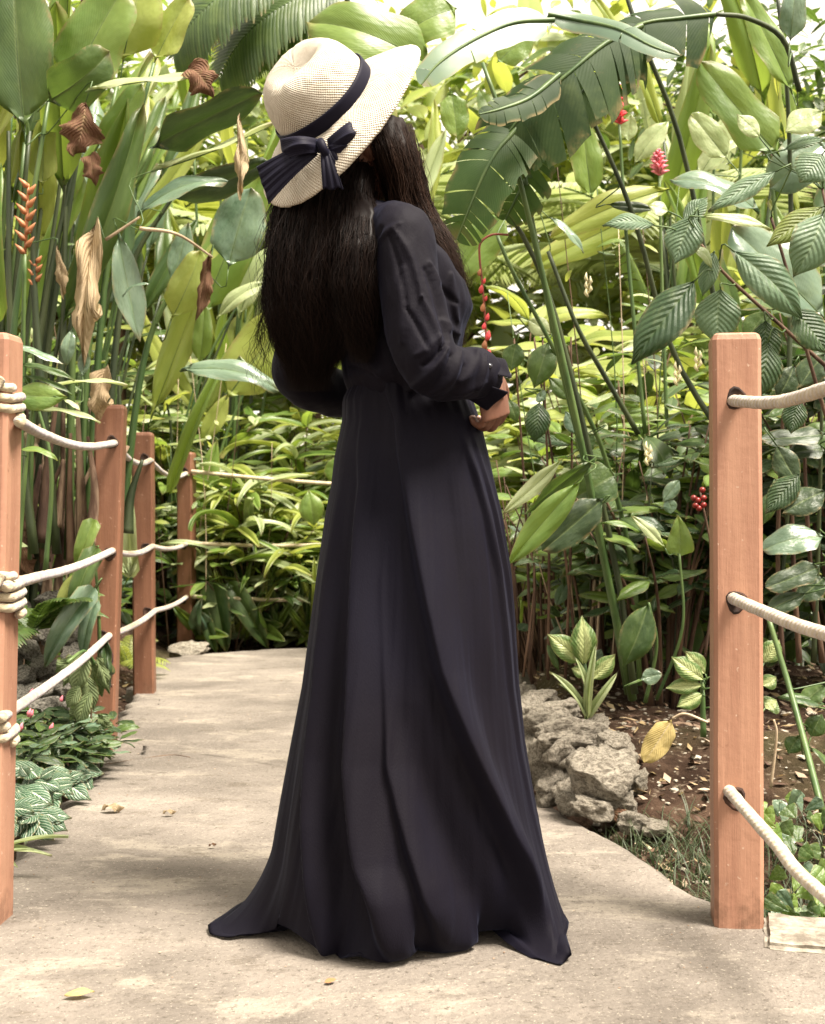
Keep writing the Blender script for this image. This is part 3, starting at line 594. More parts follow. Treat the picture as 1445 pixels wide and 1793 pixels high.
# folds: angle along the height (photo row, angle), amplitude by row, width in degrees, skew
FOLDS = [([(640, -112), (740, -101), (900, -92), (1000, -86), (1150, -76), (1300, -60), (1450, -44), (1600, -30)], [(640, .004), (760, .010), (900, .017), (1200, .028), (1450, .040), (1600, .03)], 9, .55),
         ([(640, -140), (850, -128), (1000, -124), (1300, -116), (1450, -108), (1600, -92)], [(640, 0), (800, .003), (950, .012), (1250, .026), (1500, .040), (1600, .03)], 8.5, .5),
         ([(640, -158), (850, -150), (1000, -148), (1300, -139), (1500, -128), (1600, -120)], [(640, 0), (850, .006), (1100, .018), (1400, .028), (1600, .02)], 8, .5),
         ([(640, -95), (1000, -108), (1300, -98), (1500, -84), (1600, -70)], [(900, 0), (1100, .004), (1350, .014), (1520, .022), (1600, .010)], 9, .5),
         ([(640, -60), (760, -50), (850, -42), (1000, -33), (1200, -25), (1600, -10)], [(740, .0), (820, .010), (950, .012), (1200, .010), (1500, .004)], 5.5, .5),
         ([(640, -45), (800, -34), (950, -23), (1100, -15), (1300, -8)], [(740, 0), (850, .009), (1000, .012), (1300, .008), (1500, 0)], 4.5, .5),
         ([(640, -25), (1300, 10), (1600, 20)], [(740, 0), (1000, .014), (1500, .03)], 9, .5), ([(640, 40), (1600, 50)], [(740, 0), (1000, .014), (1500, .03)], 10, .5),
         ([(640, 80), (1600, 85)], [(740, 0), (1000, .014), (1500, .03)], 10, .5), ([(640, 120), (1600, 120)], [(740, 0), (1000, .014), (1500, .03)], 10, .5), ([(640, 160), (1600, 165)], [(740, 0), (1000, .010), (1500, .02)], 10, .5)]
VALLEY = [([(640, -125), (900, -108), (1200, -96), (1450, -70), (1600, -55)], [(700, .004), (900, .010), (1200, .014), (1500, .03), (1600, .02)], 12), ([(640, -75), (900, -66), (1200, -50), (1500, -34)], [(760, 0), (900, .006), (1200, .006), (1500, .0)], 10),
          ([(640, -150), (1000, -137), (1300, -128), (1600, -110)], [(800, 0), (1000, .008), (1400, .018), (1600, .01)], 7), ([(640, -165), (1000, -165), (1600, -160)], [(800, 0), (1100, .008), (1500, .02)], 7)]
NA, NZ = 420, 150; V = []; F = []; U = []
def adist(a, b): return (a-b+180) % 360-180
for i in range(NZ+1):
    t = i/NZ; py = 648+(1628-648)*(1-(1-t)**1.25); l, r = interp(py, OUT); ry = interp(py, RYT)[0]
    c = ((l+r)/2-CX)/SC; rx = (r-l)/2/SC; z = CH-(py-HY)/SC
    s = sm(z, .24, .0)**1.3 if z < .24 else 0
    s = (1-min(1, max(0, z/.15)))**2.0
    cy = SD-.01*t
    for j in range(NA):
        a = -180+360*j/NA; rd = math.radians(a); f = 0
        for ang, amp, wd, sk in FOLDS:
            dd = adist(a, interp(py, ang)[0]); w = wd*(1.25 if dd > 0 else .24)
            f += 1.45*interp(py, amp)[0]*math.exp(-(dd/w)**2)
        for ang, amp, wd in VALLEY:
            dd = adist(a, interp(py, ang)[0]); f -= 1.3*interp(py, amp)[0]*math.exp(-(dd/wd)**2)
        f += .0016*math.sin(math.radians(a)*34+z*9+3*fbm((a*.02, z*2, 1)))*max(0, sm(z, .95, 1.08))+.0034*fbm((math.cos(rd)*9, math.sin(rd)*9, z*1.6), 1, 3)*min(1, t*3)+.0032*fbm((math.cos(rd)*3.2, math.sin(rd)*3.2, z*2.2), 1, 3)*min(1, t*3)
        side = abs(math.cos(rd))**6                          # keep the outline
        f *= 1-.75*side
        p = Vector((c+(rx+f)*math.cos(rd), cy+(ry+f)*math.sin(rd), z))
        _, hx, hy = (0,)+interp(a, HEM); hz = interp(a, ZH)[0]
        hw = .004*math.sin(rd*9)+.003*math.sin(rd*31)
        q = Vector((hx, hy+hw, hz))
        p = p.lerp(q, s); p.z = max(p.z, hz) if s > .5 else p.z
        V.append(p); U.append((j/NA, t))
# turn the rim of the hem under
base = NZ*NA
for k in range(1, 5):
    for j in range(NA):
        a = -180+360*j/NA; p = V[base+j]; c = Vector((-.03, 2.68, 0)); d = (c-p); d.z = 0; d.normalize()
        V.append(p+d*(.010*k)+Vector((0, 0, (.004, .003, -.002, -.004)[k-1] if p.z > .012 else (.002, .002, 0, -.002)[k-1]))); U.append((j/NA, 1+.01*k))
for i in range(NZ+4):
    for j in range(NA): a = i*NA+j; b = i*NA+(j+1) % NA; F.append((a, a+NA, b+NA, b))
skirt = obj('dress_skirt', mesh('dress_skirt', V, F, M['dress'], U), person)
# narrow waist seam where bodice and skirt meet
# --- hair
def hair(name, mat, levels, count, wid, parent, seed, wave=.006, wisps=.06, core=.80):
    """levels: (photo row, centre col, half width px, depth, half depth m)"""
    r = random.Random(seed); mb = MB()
    def at(py):
        c, rx, d, ry = interp(py, levels); return P(c, py, d), rx*d/FPX, ry
    y0, y1 = levels[0][0], levels[-1][0]
    rings = []
    for i in range(26):
        py = lerp(y0, y1-10, i/25); c, rx, ry = at(py); tp = 1-.85*(i/25)**5; rings.append((c, Vector((rx*core*tp, 0, 0)), Vector((0, ry*core*tp, 0)), .9))
    n0 = len(mb.V)
    if core > .1: loft(mb, rings, 56)
    for k in range(n0, len(mb.V)):
        v = Vector(mb.V[k]); g = .006*noise.noise(Vector((v.x*55, v.y*55, v.z*3)))+.003*noise.noise(Vector((v.x*140, v.y*140, v.z*4))); c = at(HY-(v.z-CH)*FPX/v.y)[0]; dv = v-c; dv.z = 0
        if dv.length > 1e-4: v += dv.normalized()*g*1.6
        mb.V[k] = tuple(v)
    for i in range(count):
        a = r.uniform(0, 2*math.pi); rr = (r.uniform(.60, 1.04)) if r.random() > .2 else r.uniform(.2, .7)
        loose = r.random() < wisps
        s0 = y0+(y1-y0)*(r.random()**3*.5); e0 = y0+(y1-y0)*(1.05-.38*r.random()**1.6)
        if loose: rr *= r.uniform(1.02, 1.14)
        ph, fr = r.uniform(0, 6.28), r.uniform(1.2, 3.5); cl = r.gauss(0, .05); pts = []; k = 12; da = r.gauss(0, .15)
        clump = noise.noise(Vector((math.cos(a)*4, math.sin(a)*4, seed)))*.16; lw = noise.noise(Vector((math.cos(a)*5, math.sin(a)*5, seed+7)))*3
        for q in range(k+1):
            t = q/k; py = lerp(s0, e0, t); c, rx, ry = at(min(py, y1)); g = (rr+cl*t+clump*t)*(1 if not loose else 1+.10*t*math.sin(fr*t*3+ph)); an = a+da*t+.10*math.sin(fr*t*3+ph)*t
            p = c+Vector((rx*g*math.cos(an), ry*g*math.sin(an), 0)); p.z = CH-(py-HY)/FPX*p.y
            p += Vector((math.sin(t*9+lw*3), 0, 0))*.006*min(1, t*2)+Vector((math.sin(fr*t*6.28+ph), math.cos(fr*t*5+ph), 0))*wave*(.15+t)*(2.2 if loose else 1)
            pts.append(p)
        w = wid*r.uniform(.6, 1.4)*(.55 if loose else 1)
        V, F, U = tube(pts, [w*(1-.85*(x/k)**3)*(.4+.6*min(1, x/2)) for x in range(k+1)], 3, False); mb.add(V, F, U)
    return mb.build(name, mat, parent)
hb = hair('hair', M['hair'], [(235, 618, 70, 2.71, .07), (290, 592, 84, 2.70, .08), (335, 572, 82, 2.68, .085), (385, 568, 88, 2.635, .085), (430, 562, 88, 2.605, .08), (500, 558, 88, 2.595, .07), (560, 554, 83, 2.60, .060), (595, 550, 72, 2.61, .048), (625, 545, 48, 2.63, .035), (665, 540, 26, 2.65, .02)], 8500, .00062, person, 3, .011, .08)
h2 = hair('hair_front_lock', M['hair_brown'], [(215, 668, 52, 2.68, .07), (262, 686, 45, 2.66, .07), (310, 704, 36, 2.67, .06), (350, 716, 33, 2.68, .055), (385, 732, 36, 2.68, .05), (420, 750, 38, 2.66, .045), (460, 771, 32, 2.66, .045), (500, 786, 22, 2.67, .04), (545, 793, 13, 2.67, .03), (590, 797, 5, 2.67, .012)], 3000, .0006, person, 5, .012, .14)
h4 = hair('hair_wisps', M['hair'], [(400, 484, 6, 2.60, .02), (500, 473, 11, 2.60, .03), (600, 463, 17, 2.61, .03), (700, 462, 24, 2.62, .03)], 70, .0005, person, 12, .012, .3, .02)
h3 = hair('hair_side_lock', M['hair'], [(290, 636, 26, 2.66, .04), (340, 626, 22, 2.63, .045), (380, 636, 34, 2.56, .045), (430, 634, 38, 2.52, .045), (500, 626, 38, 2.51, .04), (560, 628, 32, 2.52, .03), (620, 632, 14, 2.54, .015)], 2000, .0006, person, 9, .008, .08, .8)

# --- straw hat
HN = Vector((-.59, -.565, .575)).normalized(); HM = (Vector((.66, .22, .72))-HN*Vector((.66, .22, .72)).dot(HN)).normalized(); HK = HM.cross(HN)
if HK.y > 0: HK = -HK
BC = P(572, 184, 2.60)
hat = empty('straw_hat', BC-person.location); hat.parent = person; hat.location = BC-person.location
def hp(r, a, z, sx=1., sy=1.): return BC+HM*(r*math.cos(a)*sx)+HK*(r*math.sin(a)*sy)+HN*z
def revolve(name, prof, warp, nA=120, uvs=(150, 400), mat='straw_hat', thick=.003, parent=None):
    V = []; F = []; U = []; L = 0
    for i, (r, z) in enumerate(prof):
        if i: L += math.hypot(r-prof[i-1][0], z-prof[i-1][1])
        for j in range(nA+1):
            a = 2*math.pi*j/nA; V.append(warp(r, a, z)); U.append((j/nA*uvs[0], L*uvs[1]))
    for i in range(len(prof)-1):
        for j in range(nA): a = i*(nA+1)+j; F.append((a, a+1, a+nA+2, a+nA+1))
    me = mesh(name, V, F, M[mat], U); o = obj(name, me, parent)
    if thick: m = o.modifiers.new('t', 'SOLIDIFY'); m.thickness = thick; m.offset = 0
    return o
def crown_w(r, a, z):
    t = z/.116; dent = .030*math.exp(-((r*math.cos(a)-.005)/.055)**2-((r*math.sin(a)-.018)/.024)**2)*sm(t, .5, 1.)+.012*math.exp(-((r*math.cos(a)-.02)/.06)**2-((r*math.sin(a)-.06)/.03)**2)*sm(t, .4, .9)
    pin = 1-.07*sm(t, .3, 1.)*abs(math.sin(a))**3
    return hp(r, a, z-dent-.0*r+.0016*fbm((math.cos(a)*4, math.sin(a)*4, z*40)), 1.03, .96*pin)
cprof = [(.1045, -.004), (.1045, .012), (.1035, .028), (.101, .045), (.097, .061), (.092, .076), (.085, .089), (.076, .100), (.066, .108), (.055, .113), (.043, .1155), (.030, .116), (.018, .1155), (.006, .115), (.0005, .115)]
cp2 = []
for a, b in zip(cprof, cprof[1:]): cp2 += [(lerp(a[0], b[0], t), lerp(a[1], b[1], t)) for t in (0, .33, .66)]
revolve('crown', cp2+[cprof[-1]], crown_w, 144, (104, 160), parent=hat)
def brim_w(r, a, z):
    t = (r-.104)/.103; ca, sa = math.cos(a), math.sin(a)
    # bell-shaped, turned up a little towards the far end, dipping at the near left
    drop = -.040*t-.022*t*t; drop += .007*t*t*math.cos(2*(a-.5))+.012*t*t*math.cos(a+.3)+.034*t*max(0, sa)**1.5+.014*t*max(0, -ca)
    ext = 1+.02*math.cos(2*a); ext *= 1-.05*t*max(0, sa)**2; return hp(r*ext, a, drop+z+.0016*fbm((ca*5*r*10, sa*5*r*10, 3)), 1.0, .95)
bprof = [(.104+.103*i/24, 0) for i in range(25)]+[(.2085, -.0015), (.2088, -.004)]
revolve('brim', bprof, brim_w, 168, (186, 160), parent=hat)
band = [(.1085, -.002), (.1092, .002), (.1092, .022), (.1085, .027), (.107, .028)]
revolve('ribbon_band', band, lambda r, a, z: hp(r, a, z+.0015*math.sin(3*a), 1.035, .965), 120, (1, 1.2), 'ribbon', .0016, hat)
def fan(name, A, B, C, D, pleats, amp, bulge, mat='ribbon', parent=hat):
    """cloth between edge A-B and edge C-D (A joins C), pleated along its length"""
    A, B, C, D = [Vector(q) for q in (A, B, C, D)]; nn = (B-A).cross(C-A); nn = nn.normalized()
    if nn.y > 0: nn = -nn
    V = []; F = []; U = []; n1, n2 = 36, 18
    for i in range(n2+1):
        t = i/n2
        for j in range(n1+1):
            s = j/n1; p = A.lerp(B, s).lerp(C.lerp(D, s), t)
            p += nn*(amp*math.sin(s*pleats*2*math.pi)*(.3+.7*t)+bulge*math.sin(math.pi*t)*(1-.4*abs(2*s-1)))
            p.z += .002*math.sin(s*11)*t
            V.append(p); U.append((t, s))
    for i in range(n2):
        for j in range(n1): a = i*(n1+1)+j; F.append((a, a+1, a+n1+2, a+n1+1))
    o = obj(name, mesh(name, V, F, M[mat], U), parent); m = o.modifiers.new('t', 'SOLIDIFY'); m.thickness = .0018; return o
dk = 2.50
fan('bow_tail', P(548, 246, dk), P(556, 272, dk), P(450, 293, dk+.01), P(471, 356, dk), 5, .0012, .016)
fan('bow_tail', P(562, 262, dk-.005), P(578, 262, dk-.005), P(566, 332, dk-.01), P(602, 330, dk-.01), 3, .0016, .008)
fan('bow_tail', P(572, 262, dk-.003), P(584, 258, dk-.003), P(592, 304, dk-.006), P(610, 293, dk-.006), 2, .0016, .008)
fan('bow_loop', P(556, 244, dk), P(560, 268, dk), P(491, 245, dk-.004), P(498, 280, dk-.002), 2, .0016, .030)
fan('bow_loop', P(572, 244, dk), P(578, 270, dk), P(625, 207, dk+.02), P(645, 256, dk+.01), 2, .0018, .040)
fan('bow_loop', P(574, 256, dk-.006), P(580, 270, dk-.006), P(639, 244, dk+.01), P(619, 273, dk), 2, .0016, .022)
kb = MB(); kc = P(566, 259, dk-.012)
kb.tube(spline([kc+Vector((-.006, .012, .014)), kc+Vector((-.004, .002, .009)), kc+Vector((.001, .0, -.003)), kc+Vector((.006, .010, -.013))], 14), [.0085]*15, 14); kb.build('bow_knot', M['ribbon'], hat)
# ------------------------------------------------------------------ leaves
def leaf_shape(kind, var):
    """a leaf of length 1 and width 1 along +X, normal +Z; returns V, F, U and the tip of the midrib"""
    r = random.Random(hash((kind, var)) % 9973 if False else sum(ord(c) for c in kind)*31+var*7)
    K = dict(lance=(16, 3, .06, .5), oblong=(18, 4, .05, .5), torn=(22, 4, .03, .5), ovate=(22, 6, .04, .5), heart=(14, 4, .05, .4), strap=(14, 2, .10, .5), blade=(8, 1, .1, .5), small=(8, 2, .05, .5), dry=(18, 5, .1, .5))[kind]
    nu, nv, fold, _ = K
    droop = {'lance': (.3, .8, 1.3, -.2), 'oblong': (.25, .7, 1.2, 0), 'torn': (.4, .8, 1.1, .6), 'ovate': (.3, .7, 1.1, .1), 'heart': (.2, .6, .9, .3), 'strap': (.5, 1.2, 1.8, .9), 'blade': (.4, .9, 1.5, .2), 'small': (.2, .6, 1., -.1), 'dry': (.8, 1.6, 2.2, 1.2)}[kind][var % 4]
    def prof(u):
        if kind == 'lance': return math.sin(math.pi*min(1, u*1.0)**.85)**.8
        if kind in ('oblong', 'torn'): return min(1, (u/.16))**.55*(max(0, 1-u**5))**.6*(1-.06*math.sin(u*9+var))
        if kind == 'ovate': return (math.sin(math.pi*u**.85)**.85)*(1-.35*sm(u, .72, .98))
        if kind == 'heart': return min(1, u/.10)**.4*(1-u**1.7)**.9*1.05+(.12 if u < .02 else 0)
        if kind == 'strap': return min(1, u/.05+.5)*(1-u**3)**.8
        if kind == 'blade': return (1-u)**.6
        if kind == 'small': return math.sin(math.pi*u**.9)**.8
        if kind == 'dry': return max(.03, math.sin(math.pi*u**.9)**.7*(.75+.5*noise.noise(Vector((u*7, var, 0)))))
    ph = r.uniform(0, 6); wav = {'lance': .02, 'oblong': .025, 'torn': .01, 'ovate': .018, 'heart': .02, 'strap': .01, 'blade': 0, 'small': .01, 'dry': .10}[kind]
    cen = []; x = z = 0; th = droop*.35; N = 60; yy = 0
    sway = r.uniform(-.05, .05)
    for i in range(N+1):
        cen.append((x, sway*math.sin(math.pi*i/N), z, th)); th -= droop/N*(1+(i/N))*.75; x += math.cos(th)/N; z += math.sin(th)/N
    def C(u):
        f = min(max(u, 0), 1)*N; k = min(int(f), N-1); f -= k; return [lerp(a, b, f) for a, b in zip(cen[k], cen[k+1])]
    V = []; F = []; U = []
    def pt(u, v, cut=0, dr=0):
        cx, cy, cz, t = C(u); w = prof(min(max(u, 0), 1))*.5; av = abs(v)
        skew = .10*av if kind in ('oblong', 'torn', 'lance', 'dry') else .03*av
        nx_, nz_ = -math.sin(t), math.cos(t)
        h = fold*av*(1.6-av)*1.2-.03*av*av*(1 if kind != 'torn' else 2.0)+wav*math.sin(u*(11 if kind != 'dry' else 15)+ph+(2 if v > 0 else 0))*av
        if kind == 'ovate': h += .010*abs(math.sin(math.pi*(u*11-av*.3*11)))*(av*(1-av)*4)**.5-.02*av**3
        if kind == 'dry': h += .09*noise.noise(Vector((u*6, v*3, var)))*av-.3*av*av*(.5+.5*math.sin(u*5+ph))
        h -= dr*av*av
        px = cx+math.cos(t)*skew*(1-u); pz = cz+math.sin(t)*skew*(1-u)
        if cut: px += 0
        return (px+nx_*h, cy+v*w*(1-.15*dr*av*4), pz+nz_*h)
    for sd in (-1, 1):
        cuts = [0, 1]
        if kind == 'torn':
            c = .10; cuts = [0]
            while c < .93: cuts.append(c); c += r.choice((.035, .06, .10, .15))
            cuts.append(1)
        for a, b in zip(cuts, cuts[1:]):
            k = max(2, int(round(nu*(b-a)))) if kind == 'torn' else nu; dr = r.uniform(0, .16) if kind == 'torn' else 0; base = len(V); gp = .012 if kind == 'torn' else 0
            for i in range(k+1):
                for j in range(nv+1):
                    v = j/nv; lo = a+gp*v*r.uniform(.6, 1.2)*(a > 0); hi = b-gp*v*(b < 1)
                    u = lerp(lo, hi, i/k); V.append(pt(u, sd*v, 1, dr)); U.append((u, .5+.5*sd*v))
            for i in range(k):
                for j in range(nv):
                    q = base+i*(nv+1)+j; f = (q, q+nv+1, q+nv+2, q+1); F.append(f if sd > 0 else f[::-1])
    fm = [0]*len(F)
    if kind in ('oblong', 'torn', 'lance', 'ovate', 'heart'):
        pts = []; rad = []
        for i in range(13):
            u = i/12*.985; cx, cy, cz, t = C(u); pts.append((cx, cy, cz-.004)); rad.append({'oblong': .012, 'torn': .012, 'lance': .010, 'ovate': .008, 'heart': .008}[kind]*(1-.85*u)+.0008)
        tv, tf, tu = tube(pts, rad, 5, False); n0 = len(V); V += [tuple(q) for q in tv]; U += [(q[0], .5) for q in tu]; F += [tuple(i+n0 for i in f) for f in tf]; fm += [1]*len(tf)
    e = C(1); return V, F, U, fm, Vector((e[0], e[1], e[2]))
_shape = {}; _lm = {}
STEMOF = {'dark': 'stem', 'dry': 'sheath', 'straw': 'sheath', 'deadyellow': 'twig', 'yellow': 'stem', 'pale': 'stem'}
def leaf_me(kind, var, mat):
    k = (kind, var, mat)
    if k not in _lm:
        if (kind, var) not in _shape: _shape[(kind, var)] = leaf_shape(kind, var)
        V, F, U, fm, e = _shape[(kind, var)]
        _lm[k] = mesh('leaf_'+kind, V, F, [M[mat], M[STEMOF.get(mat, 'stem')]], U, fm)
    return _lm[k], _shape[(kind, var)][4]
def frame(e, B, T, hint, wr, kind_thick=1.):
    """matrix that takes a unit leaf onto base B and tip T"""
    d = T-B; L = d.length/e.length; X = d.normalized(); Z = hint-X*hint.dot(X)
    if Z.length < 1e-3: Z = X.orthogonal()
    Z.normalize(); Y = Z.cross(X)
    ex = e.normalized(); ez = Vector((0, 0, 1)); ez = (ez-ex*ez.dot(ex)).normalized(); ey = ez.cross(ex)
    A = Matrix((X, Y, Z)).transposed() @ Matrix((ex, ey, ez))
    return Matrix.Translation(B) @ A.to_4x4() @ Matrix.Diagonal((L, wr, L*.75+.25*wr, 1))
UPF = Vector((.15, -.55, .8))
def leaf(root, kind, mat, B, T, w, hint=None, var=None, name='leaf', label=None):
    var = random.randrange(4) if var is None else var
    me, e = leaf_me(kind, var, mat); o = bpy.data.objects.new(name, me); S.collection.objects.link(o); o.parent = root
    Mx = frame(e, B, T, (hint or UPF)+Vector((random.gauss(0, .15), random.gauss(0, .15), 0)), w)
    o.matrix_local = Matrix.Translation(-root.location) @ Mx
    if label: o['label'] = label
    return o
def stem(root, pts, r0, r1, mat='stem', n=8, name='stem', res=14):
    pts = spline(pts, res) if len(pts) > 2 else [Vector(pts[0]).lerp(Vector(pts[1]), i/6) for i in range(7)]
    m = len(pts)-1; V, F, U = tube(pts, [lerp(r0, r1, (i/m)**.8)*(1+.06*noise.noise(Vector(pts[i])*20)) for i in range(m+1)], n)
    return obj(name, mesh(name, V, F, M[mat], U), root)
def plant(name, x, y, label, cat='plant', group=None, z=None):
    return empty(name, (x, y, terrain(x, y) if z is None else z), label, cat, group)
def RV(s): return Vector((random.gauss(0, s), random.gauss(0, s), random.gauss(0, s)))
def U_(a, b): return random.uniform(a, b)
# ---- clumps of tall stalks, each with one paddle leaf at its end
def paddle_clump(name, x, y, n, H, spread, L, Wd, mats, label, kinds=('oblong', 'lance', 'oblong', 'torn'), stems=('stem', 'stem_dark'), group=None, lean=(0, 0), dry=0, r=.012, low=.45, face=None):
    root = plant(name, x, y, label, 'plant', group); z0 = root.location.z
    for i in range(n):
        a = U_(0, 6.283); q = U_(0, 1)**.6; b = Vector((x+math.cos(a)*.22*q, y+math.sin(a)*.22*q, z0-.03)); h = H*U_(low, 1.0)
        t = b+Vector((math.cos(a)*spread*q*h+lean[0]*h, math.sin(a)*spread*q*h+lean[1]*h, h)); m = b.lerp(t, .5)-Vector((t-b)*.0)+Vector(((b-t).x*.16, (b-t).y*.16, 0))
        stem(root, [b, m, t], r*U_(.8, 1.3), r*.42, random.choice(stems))
        d = (t-m).normalized(); out = Vector((d.x, d.y, 0)); l = L*U_(.7, 1.15)
        tip = t+(d*.75+out*U_(.1, 1.0)+Vector((U_(-.3, .3), U_(-.3, .3), U_(-.35, .25)))).normalized()*l
        leaf(root, random.choice(kinds), random.choice(mats), t-d*.02, tip, Wd*U_(.75, 1.15)*min(1, l/L+.1), face or Vector((U_(-.5, .5), -.6, U_(.3, .9))))
    for i in range(dry):
        a = U_(0, 6.283); b = Vector((x+math.cos(a)*.25, y+math.sin(a)*.25, z0-.02)); h = U_(.5, 1.)*min(1.2, H*.55)
        stem(root, [b, b+Vector((U_(-.05, .05), U_(-.05, .05), h*.5)), b+Vector((U_(-.1, .1), U_(-.1, .1), h))], .024, .008, 'sheath', 6, 'dry_sheath')
        if random.random() < .6: t = b+Vector((0, 0, h)); leaf(root, 'dry', random.choice(('dry', 'straw')), t, t+Vector((U_(-.1, .1), -.05, -U_(.2, .45))), .10, Vector((0, -1, .2)), name='dead_leaf')
    return root
# ---- canes with alternate leaves (gingers)
def canes(name, x, y, n, H, spread, L, Wd, mats, label, kind='lance', group=None, lean=(0, 0), step=.13, cat='plant', st='stem', start=.25, r=.007):
    root = plant(name, x, y, label, cat, group); z0 = root.location.z
    for i in range(n):
        a = U_(0, 6.283); b = Vector((x+math.cos(a)*.15, y+math.sin(a)*.15, z0-.02)); h = H*U_(.6, 1.)
        t = b+Vector((math.cos(a)*spread*h+lean[0]*h, math.sin(a)*spread*h+lean[1]*h, h)); m = b.lerp(t, .5)+Vector((0, 0, .06*h))-Vector(((t-b).x, (t-b).y, 0))*.15
        pts = spline([b, m, t], 14); stem(root, [b, m, t], r, r*.45, st, 6)
        az = U_(0, 6.28); k = int(h*(1-start)/step)
        for j in range(k):
            u = start+(1-start)*(j+.6)/k; p = pts[min(13, int(u*14))].lerp(pts[min(14, int(u*14)+1)], u*14-int(u*14)); s = -1 if j % 2 else 1
            d = Vector((math.cos(az)*s, math.sin(az)*s, U_(-.1, .55))).normalized(); l = L*U_(.7, 1.1)*(1-.3*abs(u-.55))
            leaf(root, kind, random.choice(mats), p, p+d*l, Wd*U_(.8, 1.15), Vector((U_(-.2, .2), -.45, .9)))
    return root
# ---- leafy bushes: branching twigs with leaves in loose rosettes
def bush(name, x, y, H, R, n, L, Wd, mats, label, kind='ovate', group=None, st='stem_brown', ros=5, cat='shrub', z=None, flat=.5):
    root = plant(name, x, y, label, cat, group, z); z0 = root.location.z
    for i in range(n):
        a = U_(0, 6.283); q = U_(.15, 1)**.7; h = H*U_(.45, 1.)*(1-.25*q)
        t = Vector((x+math.cos(a)*R*q, y+math.sin(a)*R*q, z0+h)); b = Vector((x+math.cos(a)*.05, y+math.sin(a)*.05, z0-.02)); m = b.lerp(t, .55); m.z += .08*h; m.x -= math.cos(a)*R*q*.15
        stem(root, [b, m, t], .009 if H > .6 else .005, .003, st, 5, 'branch', 8)
        for c in range(2 if H > .8 else 1):
            p = t if c == 0 else m.lerp(t, .35); az = U_(0, 6.28)
            for j in range(ros):
                b_ = az+j*2.4; d = Vector((math.cos(b_), math.sin(b_), U_(-.45, .35))).normalized(); l = L*U_(.6, 1.15)
                leaf(root, kind, random.choice(mats), p+d*.015, p+d*(l+.015), Wd*U_(.75, 1.15)*l/L, Vector((U_(-.3, .3), U_(-.7, 0), 1)))
    return root
# ---- feathery fronds
_fr = {}
def frond_me(var, mat, nl=26, lw=.045, ll=.26, droop=1.1):
    k = (var, mat, nl, lw, ll)
    if k in _fr: return _fr[k]
    r = random.Random(var*13+nl); mb = MB(); N = 40; x = z = 0; th = droop*.45; c = []
    for i in range(N+1): c.append((Vector((x, 0, z)), th)); th -= droop/N*1.3*(.4+i/N); x += math.cos(th)/N; z += math.sin(th)/N
    mb.tube([q[0] for q in c[::4]], [lerp(.008, .0015, i/10) for i in range(11)], 5, 1)
    for i in range(nl):
        u = .14+.85*i/nl; p, t = c[min(N, int(u*N))]; L = ll*math.sin(math.pi*(.12+.85*u))**.7*r.uniform(.85, 1.1)
        for s in (-1, 1):
            d = Vector((math.cos(t)*.62, s*.78, math.sin(t)*.62)).normalized(); w = lw*.5*(.6+.4*math.sin(math.pi*u)); px = Vector((math.cos(t), 0, math.sin(t))); V = []; U = []; K = 5
            for q in range(K+1):
                g = q/K; e = p+d*L*g+Vector((0, 0, -.30*L*g*g)); ww = w*(math.sin(math.pi*(.12+.86*g))**.7)
                V += [e-px*ww+Vector((0, 0, -.15*ww)), e+Vector((0, 0, .25*ww)), e+px*ww+Vector((0, 0, -.15*ww))]; U += [(g, 0), (g, .5), (g, 1)]
            F = []
            for q in range(K): a = q*3; F += [(a, a+3, a+4, a+1), (a+1, a+4, a+5, a+2)]
            mb.add(V, F, U)
    _fr[k] = (mesh('frond', mb.V, mb.F, [M[mat], M['stem']], mb.U, mb.M), c[-1][0]); return _fr[k]
def fronds(name, x, y, n, L, label, mat='mid', z=None, h0=.1, nl=26, lw=.045, ll=.26, cat='fern', group=None, up=.7, az0=0, az1=6.283, trunk=0):
    root = plant(name, x, y, label, cat, group, z); z0 = root.location.z
    if trunk: stem(root, [(x, y, z0), (x+.02, y, z0+trunk)], .04, .03, 'stem_brown', 8, 'trunk')
    for i in range(n):
        a = lerp(az0, az1, (i+U_(0, .8))/n); b = Vector((x, y, z0+trunk+.01)); l = L*U_(.7, 1.1); el = U_(-.1, 1)*up
        me, e = frond_me(i % 3, mat, nl, lw, ll); o = bpy.data.objects.new('frond', me); S.collection.objects.link(o); o.parent = root
        T = b+Vector((math.cos(a), math.sin(a), el)).normalized()*l; o.matrix_local = Matrix.Translation(-root.location) @ frame(e, b, T, Vector((0, 0, 1)), l)
    return root
def hero(root, kind, mat, bx, by, tx, ty, d, wpx, hint=None, dt=0, var=None, name='leaf', label=None):
    """a leaf seen from photo point b to photo point t; its own distance d, tip dt further"""
    B = P(bx, by, d); T = P(tx, ty, d+dt); o = leaf(root, kind, mat, B, T, wpx*d/FPX, hint, var, name, label); HL.append((root, B, T)); return o
HL = []
def foot(px, d): return (px-CX)/FPX*d
CAMF = Vector((0, -1, .25)); CF2 = Vector((.3, -.9, .4))
